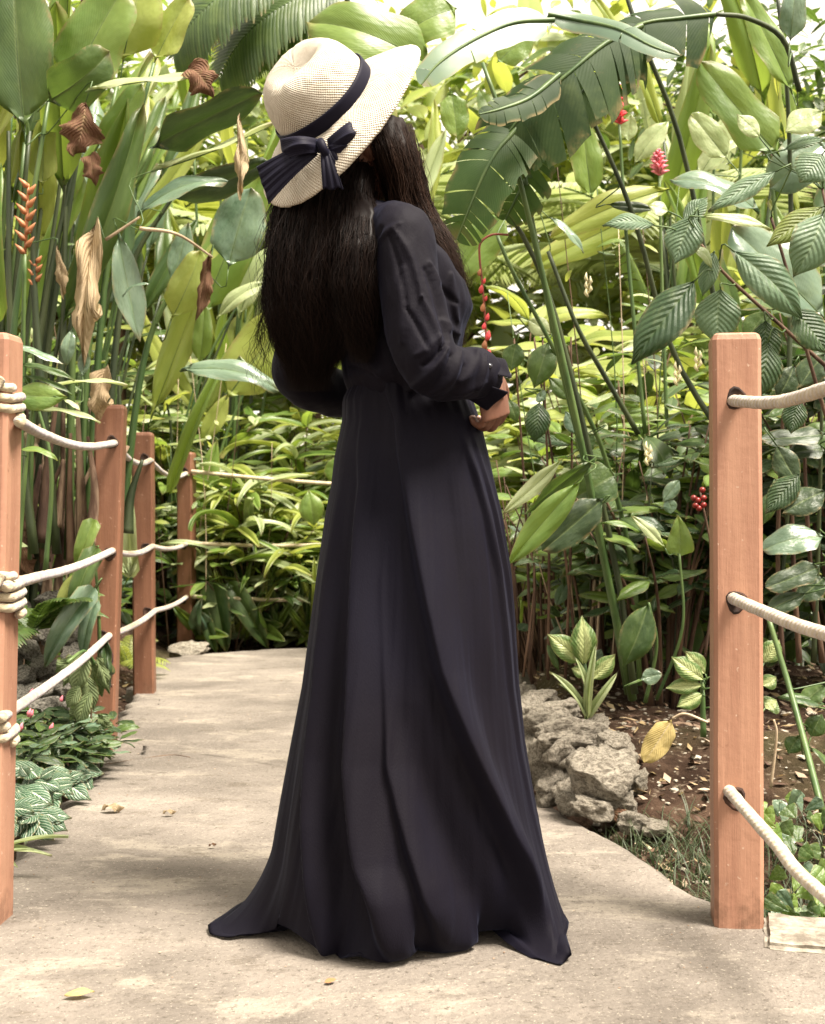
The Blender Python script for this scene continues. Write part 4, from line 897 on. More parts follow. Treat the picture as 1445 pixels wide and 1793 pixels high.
# ================= left side: heliconias behind the rail
r_ = paddle_clump('heliconia_clump', -1.62, 4.9, 36, 2.3, .10, .72, .13, ('bright', 'mid', 'bright', 'yellow'), 'dense heliconia clump with brown sheathed stalks behind the cut-off post', dry=30, lean=(.05, -.02), r=.017, low=.55)
hp_ = r_
for bx, by, tx, ty, d, w, k, m, h in ((45, 230, 25, -60, 4.3, 130, 'oblong', 'mid', CAMF), (120, 160, 215, -20, 4.4, 120, 'oblong', 'bright', CF2), (82, 178, 190, 90, 4.3, 90, 'oblong', 'mid', Vector((0, -.5, -.8))), (215, 110, 250, -30, 4.6, 120, 'oblong', 'yellow', CAMF), (270, 110, 330, -5, 4.6, 62, 'oblong', 'yellow', CAMF),
        (150, 160, 375, 140, 4.2, 62, 'lance', 'pale', Vector((0, -.4, 1))), (180, 280, 250, 150, 4.7, 60, 'oblong', 'bright', CAMF), (75, 330, 80, 205, 4.6, 46, 'oblong', 'yellow', CAMF), (260, 260, 460, 160, 4.5, 80, 'oblong', 'dark', Vector((.2, -.5, -.7))), (265, 300, 480, 215, 4.5, 60, 'lance', 'pale', Vector((0, -.5, .9))),
        (200, 420, 225, 225, 4.8, 34, 'lance', 'yellow', CAMF), (240, 380, 400, 325, 4.5, 50, 'oblong', 'teal', Vector((.1, -.6, .8))), (400, 470, 440, 330, 4.9, 90, 'oblong', 'teal', CAMF), (290, 345, 470, 280, 4.7, 55, 'oblong', 'dark', Vector((0, -.7, -.5))),
        (300, 500, 330, 390, 4.9, 42, 'lance', 'teal', CAMF), (205, 400, 245, 600, 4.5, 62, 'lance', 'teal', Vector((.5, -.8, .2))), (0, 560, 10, 300, 4.1, 44, 'strap', 'bright', CAMF), (300, 560, 350, 440, 4.8, 60, 'oblong', 'yellow', CF2), (215, 520, 262, 500, 4.4, 20, 'lance', 'teal', None), (40, 700, 0, 690, 4.0, 60, 'ovate', 'bright', CAMF)):
    hero(r_, k, m, bx, by, tx, ty, d, w, h)
for bx, by, mx_, my, tx, ty, d in ((40, 960, 75, 560, 160, 160, 4.7), (75, 960, 110, 600, 115, 180, 4.7), (120, 980, 135, 500, 205, 150, 4.8), (100, 970, 60, 500, 70, 240, 4.6), (150, 960, 190, 450, 262, 260, 4.9), (60, 970, 20, 600, 15, 230, 4.5), (180, 950, 215, 520, 310, 330, 4.9), (140, 950, 165, 520, 270, 110, 4.9), (20, 960, 22, 600, 85, 175, 4.4), (210, 930, 260, 600, 350, 440, 5.0)):
    stem(r_, [P(bx, by, d), P(mx_, my, d), P(tx, ty, d)], .018, .007, random.choice(('stem', 'stem_dark')))
for bx, by, tx, ty, d, w, m in ((150, 180, 132, 270, 4.25, 70, 'dry'), (160, 270, 168, 325, 4.25, 36, 'dry'), (330, 120, 372, 170, 4.2, 60, 'dry'), (170, 390, 150, 640, 4.35, 46, 'straw'), (370, 440, 345, 560, 4.6, 26, 'dry'), (420, 200, 424, 345, 4.4, 22, 'straw'), (100, 430, 112, 520, 4.4, 20, 'straw'), (190, 640, 175, 740, 4.5, 40, 'straw')):
    hero(r_, 'dry', m, bx, by, tx, ty, d, w*1.3, CAMF, name='dead_leaf')
stem(r_, [P(185, 420, 4.3), P(245, 380, 4.3)], .006, .004, 'twig'); stem(r_, [P(245, 400, 4.4), P(310, 410, 4.4), P(372, 450, 4.5)], .007, .004, 'twig')
for k in range(26):    # dry sheaths stand between the stalks
    px = U_(25, 235); d = U_(4.5, 5.3); y0 = U_(920, 1010); h = U_(110, 300); stem(r_, [P(px, y0, d), P(px+U_(-12, 18), y0-h*.5, d), P(px+U_(-20, 35), y0-h, d)], U_(.016, .030), .006, random.choice(('sheath', 'sheath', 'stem_brown', 'stem_dark')), 6, 'dry_sheath')
def bract_spike(root, px, py0, py1, d, mat, n=9, w=16, drift=0, name='flower_spike'):
    mb = MB(); p0, p1 = P(px, py0, d), P(px+drift, py1, d); mb.tube([p0, p0.lerp(p1, .5), p1], [.004, .006, .003], 6)
    for i in range(n):
        t = (i+.5)/n; p = p0.lerp(p1, t); s = 1 if i % 2 else -1; L = w*d/FPX*(1.1-.4*abs(t-.4)); dv = Vector((s*.75, -.25, .75)).normalized()
        mb.tube([p, p+dv*L*.35+Vector((0, 0, -.002)), p+dv*L*.7, p+dv*L*1.25], [.005, .010, .007, .0008], 7)
    return mb.build(name, M[mat], root)
r2 = plant('heliconia_flower', foot(45, 4.15), 4.15, 'orange heliconia flower spike among stalks at the picture edge', 'flower')
bract_spike(r2, 44, 450, 322, 4.15, 'orange', 11, 20, 6, 'bract'); stem(r2, [P(44, 445, 4.15), P(38, 700, 4.2), P(30, 980, 4.25)], .006, .009, 'stem')
r2 = plant('heliconia_flower', foot(62, 4.5), 4.6, 'small half hidden orange heliconia spike below the larger one', 'flower')
bract_spike(r2, 62, 505, 455, 4.6, 'orange', 6, 14, 2, 'bract'); stem(r2, [P(62, 500, 4.6), P(58, 700, 4.6), P(52, 980, 4.6)], .005, .008, 'stem')
# leaves at post height
r_ = canes('ginger_plant', -1.62, 4.15, 0, 1, .1, .3, .1, ('bright',), 'low ginger with wide pale leaves reaching out behind the rail')
stem(r_, [P(30, 1000, 3.95), P(45, 820, 3.95), P(60, 690, 3.95)], .009, .005)
stem(r_, [P(80, 1000, 4.1), P(90, 820, 4.1), P(60, 690, 4.1)], .009, .005)
for bx, by, tx, ty, d, w, k, m, h in ((20, 690, 118, 695, 3.9, 52, 'ovate', 'bright', CAMF), (60, 690, 222, 682, 4.0, 26, 'lance', 'pale', Vector((0, -.35, 1))), (40, 660, 125, 695, 3.95, 24, 'lance', 'mid', Vector((0, -.5, .9))), (60, 720, 175, 745, 4.0, 22, 'lance', 'pale', Vector((0, -.4, 1))),
        (25, 605, 110, 640, 3.9, 30, 'lance', 'teal', Vector((0, -.5, 1))), (30, 640, 130, 670, 3.95, 20, 'lance', 'mid', None), (30, 790, 100, 810, 3.9, 22, 'lance', 'bright', None), (128, 575, 118, 640, 4.2, 26, 'lance', 'teal', CAMF), (145, 660, 150, 610, 4.3, 24, 'lance', 'teal', CAMF), (110, 700, 140, 720, 3.9, 18, 'lance', 'pale', None)):
    hero(r_, k, m, bx, by, tx, ty, d, w, h)
# second clump between posts 2 and the dress
r_ = paddle_clump('heliconia_clump', -1.95, 7.3, 24, 2.4, .10, .75, .12, ('bright', 'yellow', 'mid', 'teal'), 'open heliconia clump rising behind the two slim posts', lean=(.12, 0), r=.014, low=.6)
for bx, by, tx, ty, d, w, k, m, h in ((262, 740, 372, 440, 5.6, 62, 'lance', 'yellow', CAMF), (315, 650, 490, 690, 4.9, 50, 'oblong', 'teal', Vector((.1, -.75, .6))), (300, 860, 420, 600, 6.3, 24, 'strap', 'bright', CAMF), (350, 640, 358, 535, 5.6, 34, 'oblong', 'bright', CAMF), (395, 700, 520, 540, 6.2, 100, 'oblong', 'yellow', CAMF), (418, 670, 420, 622, 5.2, 34, 'ovate', 'mid', CAMF),
        (350, 780, 400, 690, 8.2, 36, 'lance', 'yellow', CAMF), (350, 560, 460, 300, 6.3, 90, 'oblong', 'bright', CF2), (420, 560, 520, 420, 6.6, 60, 'oblong', 'pale', None), (330, 480, 400, 410, 6.0, 50, 'lance', 'yellow', None), (380, 560, 470, 500, 6.2, 34, 'lance', 'pale', None), (352, 880, 380, 770, 8.0, 50, 'heart', 'bright', CAMF), (550, 920, 540, 858, 6.6, 44, 'ovate', 'bright', CAMF), (590, 850, 595, 795, 6.6, 50, 'ovate', 'bright', CAMF)):
    hero(r_, k, m, bx, by, tx, ty, d, w, h)
for bx, by, mx_, my, tx, ty, d in ((290, 900, 340, 720, 470, 400, 8.2), (300, 900, 360, 640, 480, 440, 8.2), (250, 760, 340, 560, 480, 380, 8.2), (300, 900, 310, 800, 350, 640, 8.2), (300, 860, 300, 760, 290, 690, 8.2), (360, 920, 390, 780, 440, 660, 8.2)):
    stem(r_, [P(bx, by, d), P(mx_, my, d), P(tx, ty, d)], .013, .006, random.choice(('stem', 'stem_dark')))
# mid-height plants behind the far rail
specs = [(-2.05, 5.9, 'behind the vine post'), (-2.1, 7.6, 'behind the slim third post'), (-1.9, 8.6, 'behind the corner post'), (-1.15, 8.6, 'just past the far rail'), (-.75, 9.2, 'beyond the far rail nearest the dress'), (-1.5, 9.8, 'deep behind the corner post')]
for i, (x, y, w) in enumerate(specs):
    canes('ginger_plant', x, y, 9, (1.5, 1.9, 1.5, 1.15, 1.25, 2.2)[i], .20, .42, .085, (('mid', 'bright', 'pale'), ('bright', 'yellow', 'mid'), ('pale', 'bright', 'mid'), ('pale', 'bright', 'mid'), ('bright', 'pale', 'teal'), ('yellow', 'pale', 'bright'))[i], 'leafy green ginger canes '+w, step=.11)
for i, (x, y, w) in enumerate([(-1.75, 8.0, 'low shrub with pale leaves beside the corner post'), (-1.05, 8.1, 'low shrub with pale leaves under the far ropes'), (-.55, 8.3, 'low shrub with pale leaves where the far ropes meet the dress'), (-2.3, 6.9, 'low shrub with dark leaves between the brown posts')]):
    bush('shrub', x, y, .75, .45, 22, .19, .06, (('pale', 'bright', 'mid'), ('pale', 'mid', 'bright'), ('bright', 'mid', 'yellow'), ('mid', 'dark'))[i], w, kind='lance')
for i, (x, y, w) in enumerate([(-1.25, 7.95, 'broad ribbed leaves drooping over the far path edge'), (-.95, 8.05, 'ribbed leaves leaning on the far path edge'), (-1.9, 7.8, 'broad leaves hanging left of the corner post foot')]):
    r_ = plant('ribbed_leaf_plant', x, y, w)
    for k in range(9):
        a = U_(0, 6.28); b = Vector((x+U_(-.08, .08), y+U_(-.08, .08), r_.location.z)); leaf(r_, 'strap', random.choice(('mid', 'bright', 'teal')), b+Vector((0, 0, .12)), b+Vector((math.cos(a)*.36, math.sin(a)*.3, U_(.02, .5))), .10, CAMF, random.randrange(1, 3))
r_ = plant('ribbed_leaf_plant', foot(385, 7.75), 7.85, 'pair of long pleated leaves hanging behind the corner post')
for bx, by, tx, ty, d, w in ((372, 1020, 398, 1140, 7.75, 46), (400, 1020, 470, 1135, 7.8, 40), (350, 1060, 380, 1142, 7.7, 26), (345, 980, 350, 1090, 7.9, 44)): hero(r_, 'strap', 'mid', bx, by, tx, ty, d, w, CAMF, var=0)
r_ = plant('palm_leaf_plant', foot(232, 5.4), 5.5, 'pale pleated leaf standing upright in the gap between the brown posts')
hero(r_, 'strap', 'pale', 232, 1010, 232, 850, 5.4, 36, CAMF, var=3); hero(r_, 'lance', 'pale', 228, 980, 205, 905, 5.5, 16, CAMF); hero(r_, 'lance', 'deadyellow', 226, 900, 222, 800, 5.4, 14, CAMF)
for k in range(9): hero(r_, 'lance', 'pale', 228, 1010, 228+U_(-26, 26), 1010-U_(10, 55), 5.3, 9, None)
r_ = plant('broad_leaf_plant', foot(120, 4.35), 4.4, 'drooping broad leaves in front of the grey rock pile')
for bx, by, tx, ty, d, w, m in ((165, 1030, 85, 1165, 4.3, 44, 'teal'), (150, 1000, 100, 1075, 4.4, 44, 'yellow'), (170, 960, 130, 1080, 4.4, 40, 'mid'), (168, 1050, 150, 1150, 4.35, 30, 'teal'), (165, 910, 140, 1000, 4.45, 34, 'bright')): hero(r_, 'strap' if m != 'yellow' else 'ovate', m, bx, by, tx, ty, d, w, CAMF, var=1)
stem(r_, [P(175, 1180, 4.45), P(172, 1050, 4.45), P(160, 920, 4.45)], .008, .004)
fronds('small_fern', foot(55, 4.3), 4.3, 12, .26, 'small lacy dark fern growing above the grey rocks', 'mid', z=.40, nl=16, lw=.09, ll=.34)
fronds('golden_fern', foot(226, 6.4), 6.4, 9, .24, 'yellow green fern with narrow leaflets between the brown posts', 'yellow', z=.02, nl=24, lw=.035, ll=.30, up=1.2)
r_ = plant('palm', foot(560, 5.2), 5.3, 'dark feathery palm fronds hanging just left of the hat crown', 'palm', z=.2)
for bx, by, tx, ty, d, l in ((600, -30, 380, 150, 5.2, .5), (620, -20, 430, 120, 5.3, .45), (520, -60, 300, 110, 5.1, .5)):
    me, e = frond_me(0, 'mid', 34, .05, .30); o = bpy.data.objects.new('frond', me); S.collection.objects.link(o); o.parent = r_; o.matrix_local = Matrix.Translation(-r_.location) @ frame(e, P(bx, by, d), P(tx, ty, d), Vector((0, -.8, .6)), .75)
stem(r_, [Vector((foot(600, 5.3), 5.4, .2)), P(640, 200, 5.35), P(600, -30, 5.25)], .02, .01, 'stem_dark')
# thin hanging vines, loose stems and grass-like shoots that cross the clumps
for k, (x, y, w) in enumerate([(-1.5, 4.6, 'in front of the brown sheathed stalks'), (-1.75, 6.0, 'between the heliconia clumps'), (-1.2, 7.9, 'beside the corner post'), (.85, 4.9, 'behind the torn leaf stalks')]):
    r_ = plant('wild_shoots', x, y, 'thin tangled shoots and small leaves '+w)
    for q in range(16):
        b = Vector((x+U_(-.25, .25), y+U_(-.2, .2), r_.location.z)); h = U_(.5, 1.9); t = b+Vector((U_(-.3, .3), U_(-.2, .2), h)); stem(r_, [b, b.lerp(t, .5)+Vector((U_(-.08, .08), 0, 0)), t], .004, .0015, random.choice(('twig', 'stem', 'stem_brown')), 4, 'shoot', 8)
        for z in range(5):
            p = b.lerp(t, U_(.3, 1)); leaf(r_, 'small', random.choice(('pale', 'bright', 'mid', 'yellow')), p, p+Vector((U_(-.12, .12), U_(-.08, .05), U_(-.06, .06))), U_(.02, .04))
# ================= grey rock pile behind the left rail
rp_ = empty('rock_pile', (foot(100, 4.75), 4.75, terrain(foot(100, 4.75), 4.75)), 'pile of rough grey stones behind the cut-off post', 'rock pile')
R_ = random.Random(4)
def put_rock(root, me, px, py, d, wpx, hpx, name='rock', z=0):
    o = bpy.data.objects.new(name, me); S.collection.objects.link(o); o.parent = root; o.location = P(px, py, d)-root.location
    o.scale = (wpx*d/FPX*.54, (wpx+hpx)*d/FPX*.26, hpx*d/FPX*.56); o.rotation_euler = (R_.uniform(-.2, .2), R_.uniform(-.25, .25), R_.uniform(-.3, .3)); return o
for px, py, w, h, d in ((80, 1062, 58, 42, 5.0), (35, 1075, 50, 50, 4.85), (68, 1108, 58, 48, 4.75), (22, 1120, 40, 40, 4.8), (50, 1145, 50, 38, 4.65), (100, 1130, 50, 38, 4.8), (20, 1165, 34, 40, 4.6), (72, 1172, 40, 30, 4.6), (35, 1195, 60, 34, 4.5), (95, 1175, 60, 40, 4.65), (130, 1160, 50, 44, 4.7), (60, 1215, 60, 34, 4.4), (110, 1210, 60, 40, 4.5), (20, 1230, 50, 40, 4.35), (70, 1245, 70, 34, 4.3), (140, 1205, 50, 36, 4.55), (120, 1085, 50, 36, 5.0), (150, 1120, 46, 40, 4.9), (55, 1030, 44, 30, 5.1), (10, 1040, 44, 36, 5.0), (120, 1245, 50, 30, 4.4)):
    put_rock(rp_, R_.choice(ROCKG), px, py-6, d-.12, w*1.12, h*1.15)
o = put_rock(empty('boulder', (foot(330, 7.35), 7.35, 0), 'flat pale boulder at the foot of the corner post', 'rock'), ROCKS[2], 332, 1143, 7.35, 84, 32)
o = put_rock(empty('boulder', (foot(160, 4.1), 4.1, 0), 'small dark stone at the path edge under the wilted vine', 'rock'), ROCKG[1], 152, 1352, 4.05, 40, 30)
# ================= ground plants at the left path edge
gcs = [(20, 1290, 3.9), (60, 1300, 4.0), (100, 1300, 4.1), (130, 1290, 4.2), (30, 1330, 3.75), (75, 1330, 3.85), (115, 1325, 4.0), (150, 1305, 4.15), (135, 1275, 4.3), (90, 1272, 4.3), (45, 1262, 4.2), (10, 1265, 4.1)]
wh = ['nearest the cut-off post', 'left of centre in the bed', 'mid bed with a pink bud', 'beside the vine', 'front row by the cut-off post', 'front row mid bed', 'front row by the vine foot', 'against the vine post', 'behind the vine post foot', 'back row under the rocks', 'back row below the big grey stone', 'back row at the picture edge']
for (px, py, d), w in zip(gcs, wh):
    x = foot(px, d); r_ = bush('groundcover_plant', x, d, .11, .12, 10, .085, .036, ('mid', 'teal', 'dark', 'quilt_dark'), 'low dark green pink flowered groundcover '+w, kind='lance', st='stem', ros=5, cat='plant', z=P(px, py+28, d).z, group='groundcover plants at the left path edge')
    if random.random() < .7:
        mb = MB(); p = r_.location+Vector((U_(-.06, .06), -.08, .14)); mb.tube([p, p+Vector((.004, -.004, .012)), p+Vector((.01, -.006, .026))], [.003, .007, .001], 7); mb.build('bud', M['pink'], r_)
fit = [(60, 1365, 3.55), (95, 1370, 3.7), (30, 1395, 3.35), (120, 1360, 3.9), (50, 1425, 3.25), (12, 1440, 3.1), (75, 1385, 3.5)]
for i, ((px, py, d), w) in enumerate(zip(fit, ['spreading at mid edge', 'reaching onto the concrete', 'behind the cut-off post', 'beside the small dark stone', 'hanging low over the path rim', 'lowest by the cut-off post', 'centre of the patch'])):
    r_ = plant('white_veined_plant', foot(px, d), d, 'dark leaves with white veins, '+w, group='white veined plants at the path edge', z=P(px, py, d).z-.06)
    c = P(px, py-8, d)
    for k in range(11):
        a = U_(0, 6.28); l = U_(.07, .12); leaf(r_, 'ovate', 'fitt', c+RV(.012), c+Vector((math.cos(a)*l, math.sin(a)*l*.8-.01, U_(-.07, .03))), l*.55, Vector((U_(-.2, .2), -.7, .7)))
r_ = plant('white_veined_plant', foot(40, 3.3), 3.2, 'cluster of long white veined leaves hanging over the concrete edge', z=-.05)
for bx, by, tx, ty, w in ((52, 1372, 14, 1425, 36), (56, 1372, 95, 1405, 30), (50, 1380, 48, 1450, 34), (60, 1368, 110, 1385, 26), (30, 1410, 22, 1475, 26), (66, 1380, 30, 1400, 26), (90, 1380, 132, 1372, 22), (50, 1360, 36, 1340, 22), (70, 1362, 100, 1345, 22)): hero(r_, 'ovate', 'fitt', bx, by, tx, ty, 3.35, w, Vector((0, -.8, .6)))
M['limp'] = leaf_mat('leaf_limp_grey_green', (.10, .14, .06), (.22, .27, .13), (.2, .28, .1), veins=9, skew=.3, vstr=.3, rough=.6, bump=.8, spec=.25)
# wilted vine hung on the bottom rope
r_ = empty('wilted_vine', P(140, 1150, 4.1), 'wilted pale green vine draped over the bottom rope beside the brown post', 'vine')
stem(r_, [P(118, 1160, 4.0), P(150, 1140, 4.1), P(168, 1180, 4.15), P(150, 1240, 4.2), P(152, 1330, 4.2)], .006, .004, 'stem')
stem(r_, [P(150, 1150, 4.1), P(160, 1230, 4.15), P(155, 1345, 4.15)], .005, .003, 'twig')
for bx, by, tx, ty, w, m in ((140, 1150, 98, 1175, 34, 'quilt'), (150, 1140, 130, 1215, 36, 'quilt'), (160, 1150, 180, 1220, 38, 'quilt'), (168, 1150, 190, 1215, 26, 'quilt'), (160, 1210, 140, 1275, 34, 'mid'), (150, 1230, 122, 1260, 32, 'quilt_yellow'), (172, 1250, 198, 1275, 24, 'quilt'), (160, 1290, 188, 1325, 30, 'mid'), (150, 1270, 130, 1310, 26, 'mid'), (155, 1260, 172, 1310, 28, 'quilt'), (152, 1310, 165, 1360, 20, 'straw'), (130, 1160, 110, 1200, 24, 'quilt'), (150, 1180, 165, 1245, 28, 'quilt_yellow'), (140, 1200, 118, 1240, 26, 'quilt'), (175, 1285, 196, 1330, 22, 'mid')):
    hero(r_, 'dry' if random.random() < .45 or m == 'straw' else 'ovate', {'quilt': 'limp', 'mid': 'limp', 'quilt_yellow': 'limp'}.get(m, m), bx, by, tx, ty, U_(4.0, 4.2), w*1.1, Vector((U_(-.7, .7), -1, .1)), var=random.choice((1, 2)))
r_ = empty('withered_flower', P(186, 1120, 4.48), 'withered purple flower tied to the brown post below the rope hole', 'flower')
hero(r_, 'dry', 'dark', 186, 1120, 193, 1205, 4.45, 30, CAMF, name='petal'); [o.data.materials.__setitem__(0, M['purple']) for o in r_.children] if False else None
mb = MB()
for k in range(5): mb.tube(spline([P(186, 1118, 4.47), P(188+U_(-6, 6), 1150, 4.45), P(190+U_(-7, 7), 1180, 4.45), P(192+U_(-4, 4), 1204, 4.46)], 10), [.003, .005, .008, .010, .012, .012, .011, .009, .007, .004, .001], 6)
mb.build('petals', M['purple'], r_)
r_ = plant('grass_clump', foot(5, 2.9), 2.9, 'pale cut leaf strips lying at the lower picture edge', z=-.02)
for tx, ty, w in ((120, 1470, 14), (90, 1502, 16), (60, 1490, 18), (20, 1440, 20), (30, 1520, 12)): hero(r_, 'strap', random.choice(('pale', 'straw')), -10, 1490, tx, ty, 2.95, w, Vector((0, -.2, 1)), var=0)
for tx, ty, w in ((16, 1500, 22), (2, 1540, 22), (-8, 1420, 24), (24, 1470, 16)): hero(r_, 'strap', 'bright', -12, 1470, tx, ty, 2.9, w, CAMF, var=1)

# ================= right side: banana-like torn leaves
r_ = plant('banana_like_plant', foot(1105, 4.3), 4.3, 'tall plant with big torn dark leaves arching over beside the hat')
def sp(pts, r0, r1, m='stem', n=8): return stem(r_, [P(*p) for p in pts], r0*.62, r1*.7, m, n)
sp([(1108, 1225, 4.25), (1062, 1000, 4.15), (1010, 740, 4.0), (950, 480, 3.9), (890, 240, 3.8), (845, 110, 3.8)], .024, .008)
sp([(1100, 1215, 4.3), (1045, 900, 4.2), (985, 650, 4.1), (940, 430, 4.0), (918, 300, 3.9)], .020, .009)
sp([(1112, 1215, 4.2), (1080, 1000, 4.2), (1030, 780, 4.1), (975, 560, 4.05), (930, 440, 4.0), (875, 350, 3.95), (840, 300, 3.9)], .019, .008, 'stem_dark')
sp([(1120, 1200, 4.4), (1110, 1010, 4.4), (1060, 800, 4.3), (985, 640, 4.2), (900, 480, 4.1), (870, 410, 4.1)], .016, .008)
sp([(1118, 760, 4.4), (1060, 660, 4.35), (1010, 570, 4.3), (960, 440, 4.3)], .016, .010, 'stem_dark')
sp([(1290, 800, 4.2), (1180, 620, 4.2), (1110, 380, 4.1), (1040, 215, 4.05), (1010, 150, 4.0)], .017, .008, 'stem_dark')
sp([(1330, 900, 4.6), (1250, 520, 4.5), (1190, 240, 4.4), (1120, 60, 4.3), (1090, -30, 4.3)], .017, .010, 'stem_dark')
sp([(1380, 800, 4.4), (1385, 400, 4.4), (1378, 150, 4.3), (1360, -20, 4.3)], .016, .009, 'stem_dark')
sp([(1400, 160, 4.1), (1372, 70, 4.05), (1310, 32, 4.0), (1252, 25, 3.95)], .015, .010, 'stem_dark')
def banana(ctrl, w, mat, tears, d, seed, flop=.8):
    """one big blade along a curved midrib, cut into lobes that hang at different angles"""
    rr = random.Random(seed); pts = spline([P(a, b, d+c) for a, b, c in ctrl], 60); V = []; F = []; U = []; fm = []
    tot = len(pts)-1
    for sd in (-1, 1):
        cuts = [0.]; c = .04
        while c < .95: cuts.append(c); c += rr.choice(tears)
        cuts.append(1.)
        for a, b in zip(cuts, cuts[1:]):
            fl = flop*rr.uniform(.3, 1.1); k = max(2, int((b-a)*34)); base = len(V); nv = 5; gap = rr.uniform(.003, .012)
            for i in range(k+1):
                for j in range(nv+1):
                    v = j/nv; lo = a+gap*v*(a > 0); hi = b-gap*v*(b < 1); u = lerp(lo, hi, i/k); f = u*tot; q = min(int(f), tot-1); p = pts[q].lerp(pts[q+1], f-q); t = (pts[q+1]-pts[q]).normalized()
                    s = t.cross(Vector((0, -1, .25))).normalized()*sd; nn = Vector((0, -.9, .4)); nn = (nn-t*nn.dot(t)).normalized()
                    w_ = w*d/FPX*.5*(min(1, u/.10)**.6)*(max(.02, 1-u**4.5)**.6)*(1+.04*math.sin(u*30+sd))
                    e = p+(s*.94+t*.34)*w_*v+nn*(.10*w_*v-fl*.22*w_*v*v)+Vector((0, 0, -fl*.45*w_*v*v))
                    V.append(e); U.append((u, .5+.5*sd*v))
            for i in range(k):
                for j in range(nv): q = base+i*(nv+1)+j; g = (q, q+nv+1, q+nv+2, q+1); F.append(g if sd > 0 else g[::-1])
    fm = [0]*len(F); tv, tf, tu = tube(pts[::3], [lerp(.0085, .002, i/20) for i in range(21)], 6, False); n0 = len(V); V += tv; U += [(q[0], .5) for q in tu]; F += [tuple(i+n0 for i in f) for f in tf]; fm += [1]*len(tf)
    return obj('leaf', mesh('leaf', V, F, [M[mat], M['stem']], U, fm), r_)
M['banana_dark'] = leaf_mat('leaf_banana_dark', (.012, .032, .008), (.026, .055, .013), (.09, .16, .025), veins=44, skew=.2, vein=(.10, .15, .05), vstr=.12, rough=.55, bump=.12, tf=.3, spec=.22)
M['banana'] = leaf_mat('leaf_banana', (.022, .06, .012), (.05, .105, .02), (.16, .26, .04), veins=44, skew=.2, vein=(.2, .28, .1), vstr=.12, rough=.45, bump=.12, spec=.35, tf=.35)
banana([(1252, 25, 0), (1190, 32, -.03), (1130, 40, -.05), (1075, 66, -.06), (1035, 110, -.06)], 125, 'banana_dark', (.16, .22, .3), 3.95, 1, 1.3)
banana([(1125, 45, .0), (1062, 75, -.04), (1000, 125, -.08), (930, 185, -.1), (885, 240, -.1), (868, 270, -.1)], 170, 'banana_dark', (.05, .08, .12, .03, .04), 3.85, 2, 1.0)
banana([(1130, 62, .0), (1085, 100, 0), (1030, 150, -.03), (985, 200, -.06), (950, 260, -.08)], 110, 'banana', (.05, .08, .12, .04), 3.95, 3, 1.0)
banana([(925, 190, -.02), (900, 230, -.05), (870, 265, -.08), (845, 310, -.1), (820, 370, -.1), (800, 420, -.08)], 120, 'banana', (.05, .08, .14, .2), 3.8, 4, .6)
banana([(940, 250, 0), (925, 300, -.03), (905, 345, -.03), (885, 385, 0)], 90, 'banana', (.05, .08, .12), 3.95, 5, .9)
banana([(980, 130, -.2), (930, 170, -.25), (880, 190, -.3), (840, 200, -.32)], 56, 'banana_dark', (.1, .16, .2), 3.9, 6, .6)
banana([(970, 35, 0), (900, 40, -.05), (830, 70, -.1), (770, 110, -.14), (738, 148, -.16)], 74, 'teal', (.4, .5), 3.7, 7, .5)
banana([(960, 25, 0), (1010, 35, 0), (1080, 50, -.05), (1140, 80, -.1), (1190, 97, -.12)], 46, 'teal', (.5, .6), 3.7, 8, .6)
for bx, by, tx, ty, d, w, k, m, h in ((1367, 275, 1225, 108, 4.0, 84, 'oblong', 'bright', CAMF), (1388, 165, 1300, -10, 4.2, 62, 'oblong', 'bright', CAMF), (1383, 75, 1390, -30, 3.9, 44, 'oblong', 'teal', CAMF), (1036, 350, 1018, 210, 4.6, 54, 'oblong', 'bright', CAMF), (790, 160, 800, 240, 4.6, 50, 'oblong', 'bright', CAMF), (885, 370, 800, 485, 4.2, 70, 'oblong', 'bright', CAMF), (760, 120, 540, 45, 4.4, 110, 'oblong', 'bright', CAMF), (800, 15, 700, 70, 4.5, 90, 'oblong', 'bright', CF2),
        (1175, 330, 965, 420, 4.8, 56, 'oblong', 'yellow', CAMF), (1150, 360, 930, 470, 5.0, 60, 'oblong', 'yellow', CAMF), (1330, 375, 1172, 322, 4.0, 62, 'oblong', 'teal', Vector((.1, -.7, .7))), (1060, 358, 1150, 366, 4.1, 22, 'lance', 'dark', CAMF), (960, 380, 1020, 445, 4.3, 26, 'lance', 'teal', None), (1110, 290, 1170, 215, 4.9, 44, 'lance', 'pale', None), (1275, 280, 1210, 200, 4.5, 54, 'oblong', 'pale', CAMF), (1100, 250, 1105, 200, 4.9, 30, 'lance', 'pale', None),
        (870, 110, 930, 60, 4.6, 60, 'oblong', 'bright', CAMF), (1445, 250, 1350, 330, 4.4, 90, 'oblong', 'teal', CAMF), (1445, 560, 1280, 400, 4.1, 120, 'oblong', 'teal', Vector((0, -.9, .4))), (1225, 310, 1290, 250, 4.7, 50, 'oblong', 'pale', None), (1095, 120, 1180, 20, 4.6, 60, 'oblong', 'dark', CAMF),
        (1023, 835, 890, 988, 3.9, 52, 'lance', 'bright', Vector((.3, -.9, .3))), (1045, 800, 920, 900, 4.0, 44, 'lance', 'mid', Vector((0, -.6, -.6))), (1060, 870, 950, 965, 4.05, 60, 'oblong', 'dark', CAMF), (1080, 830, 1010, 870, 4.1, 70, 'oblong', 'mid', CAMF), (990, 800, 880, 900, 4.2, 30, 'lance', 'pale', CAMF)):
    hero(r_, k, m, bx, by, tx, ty, d, w, h)
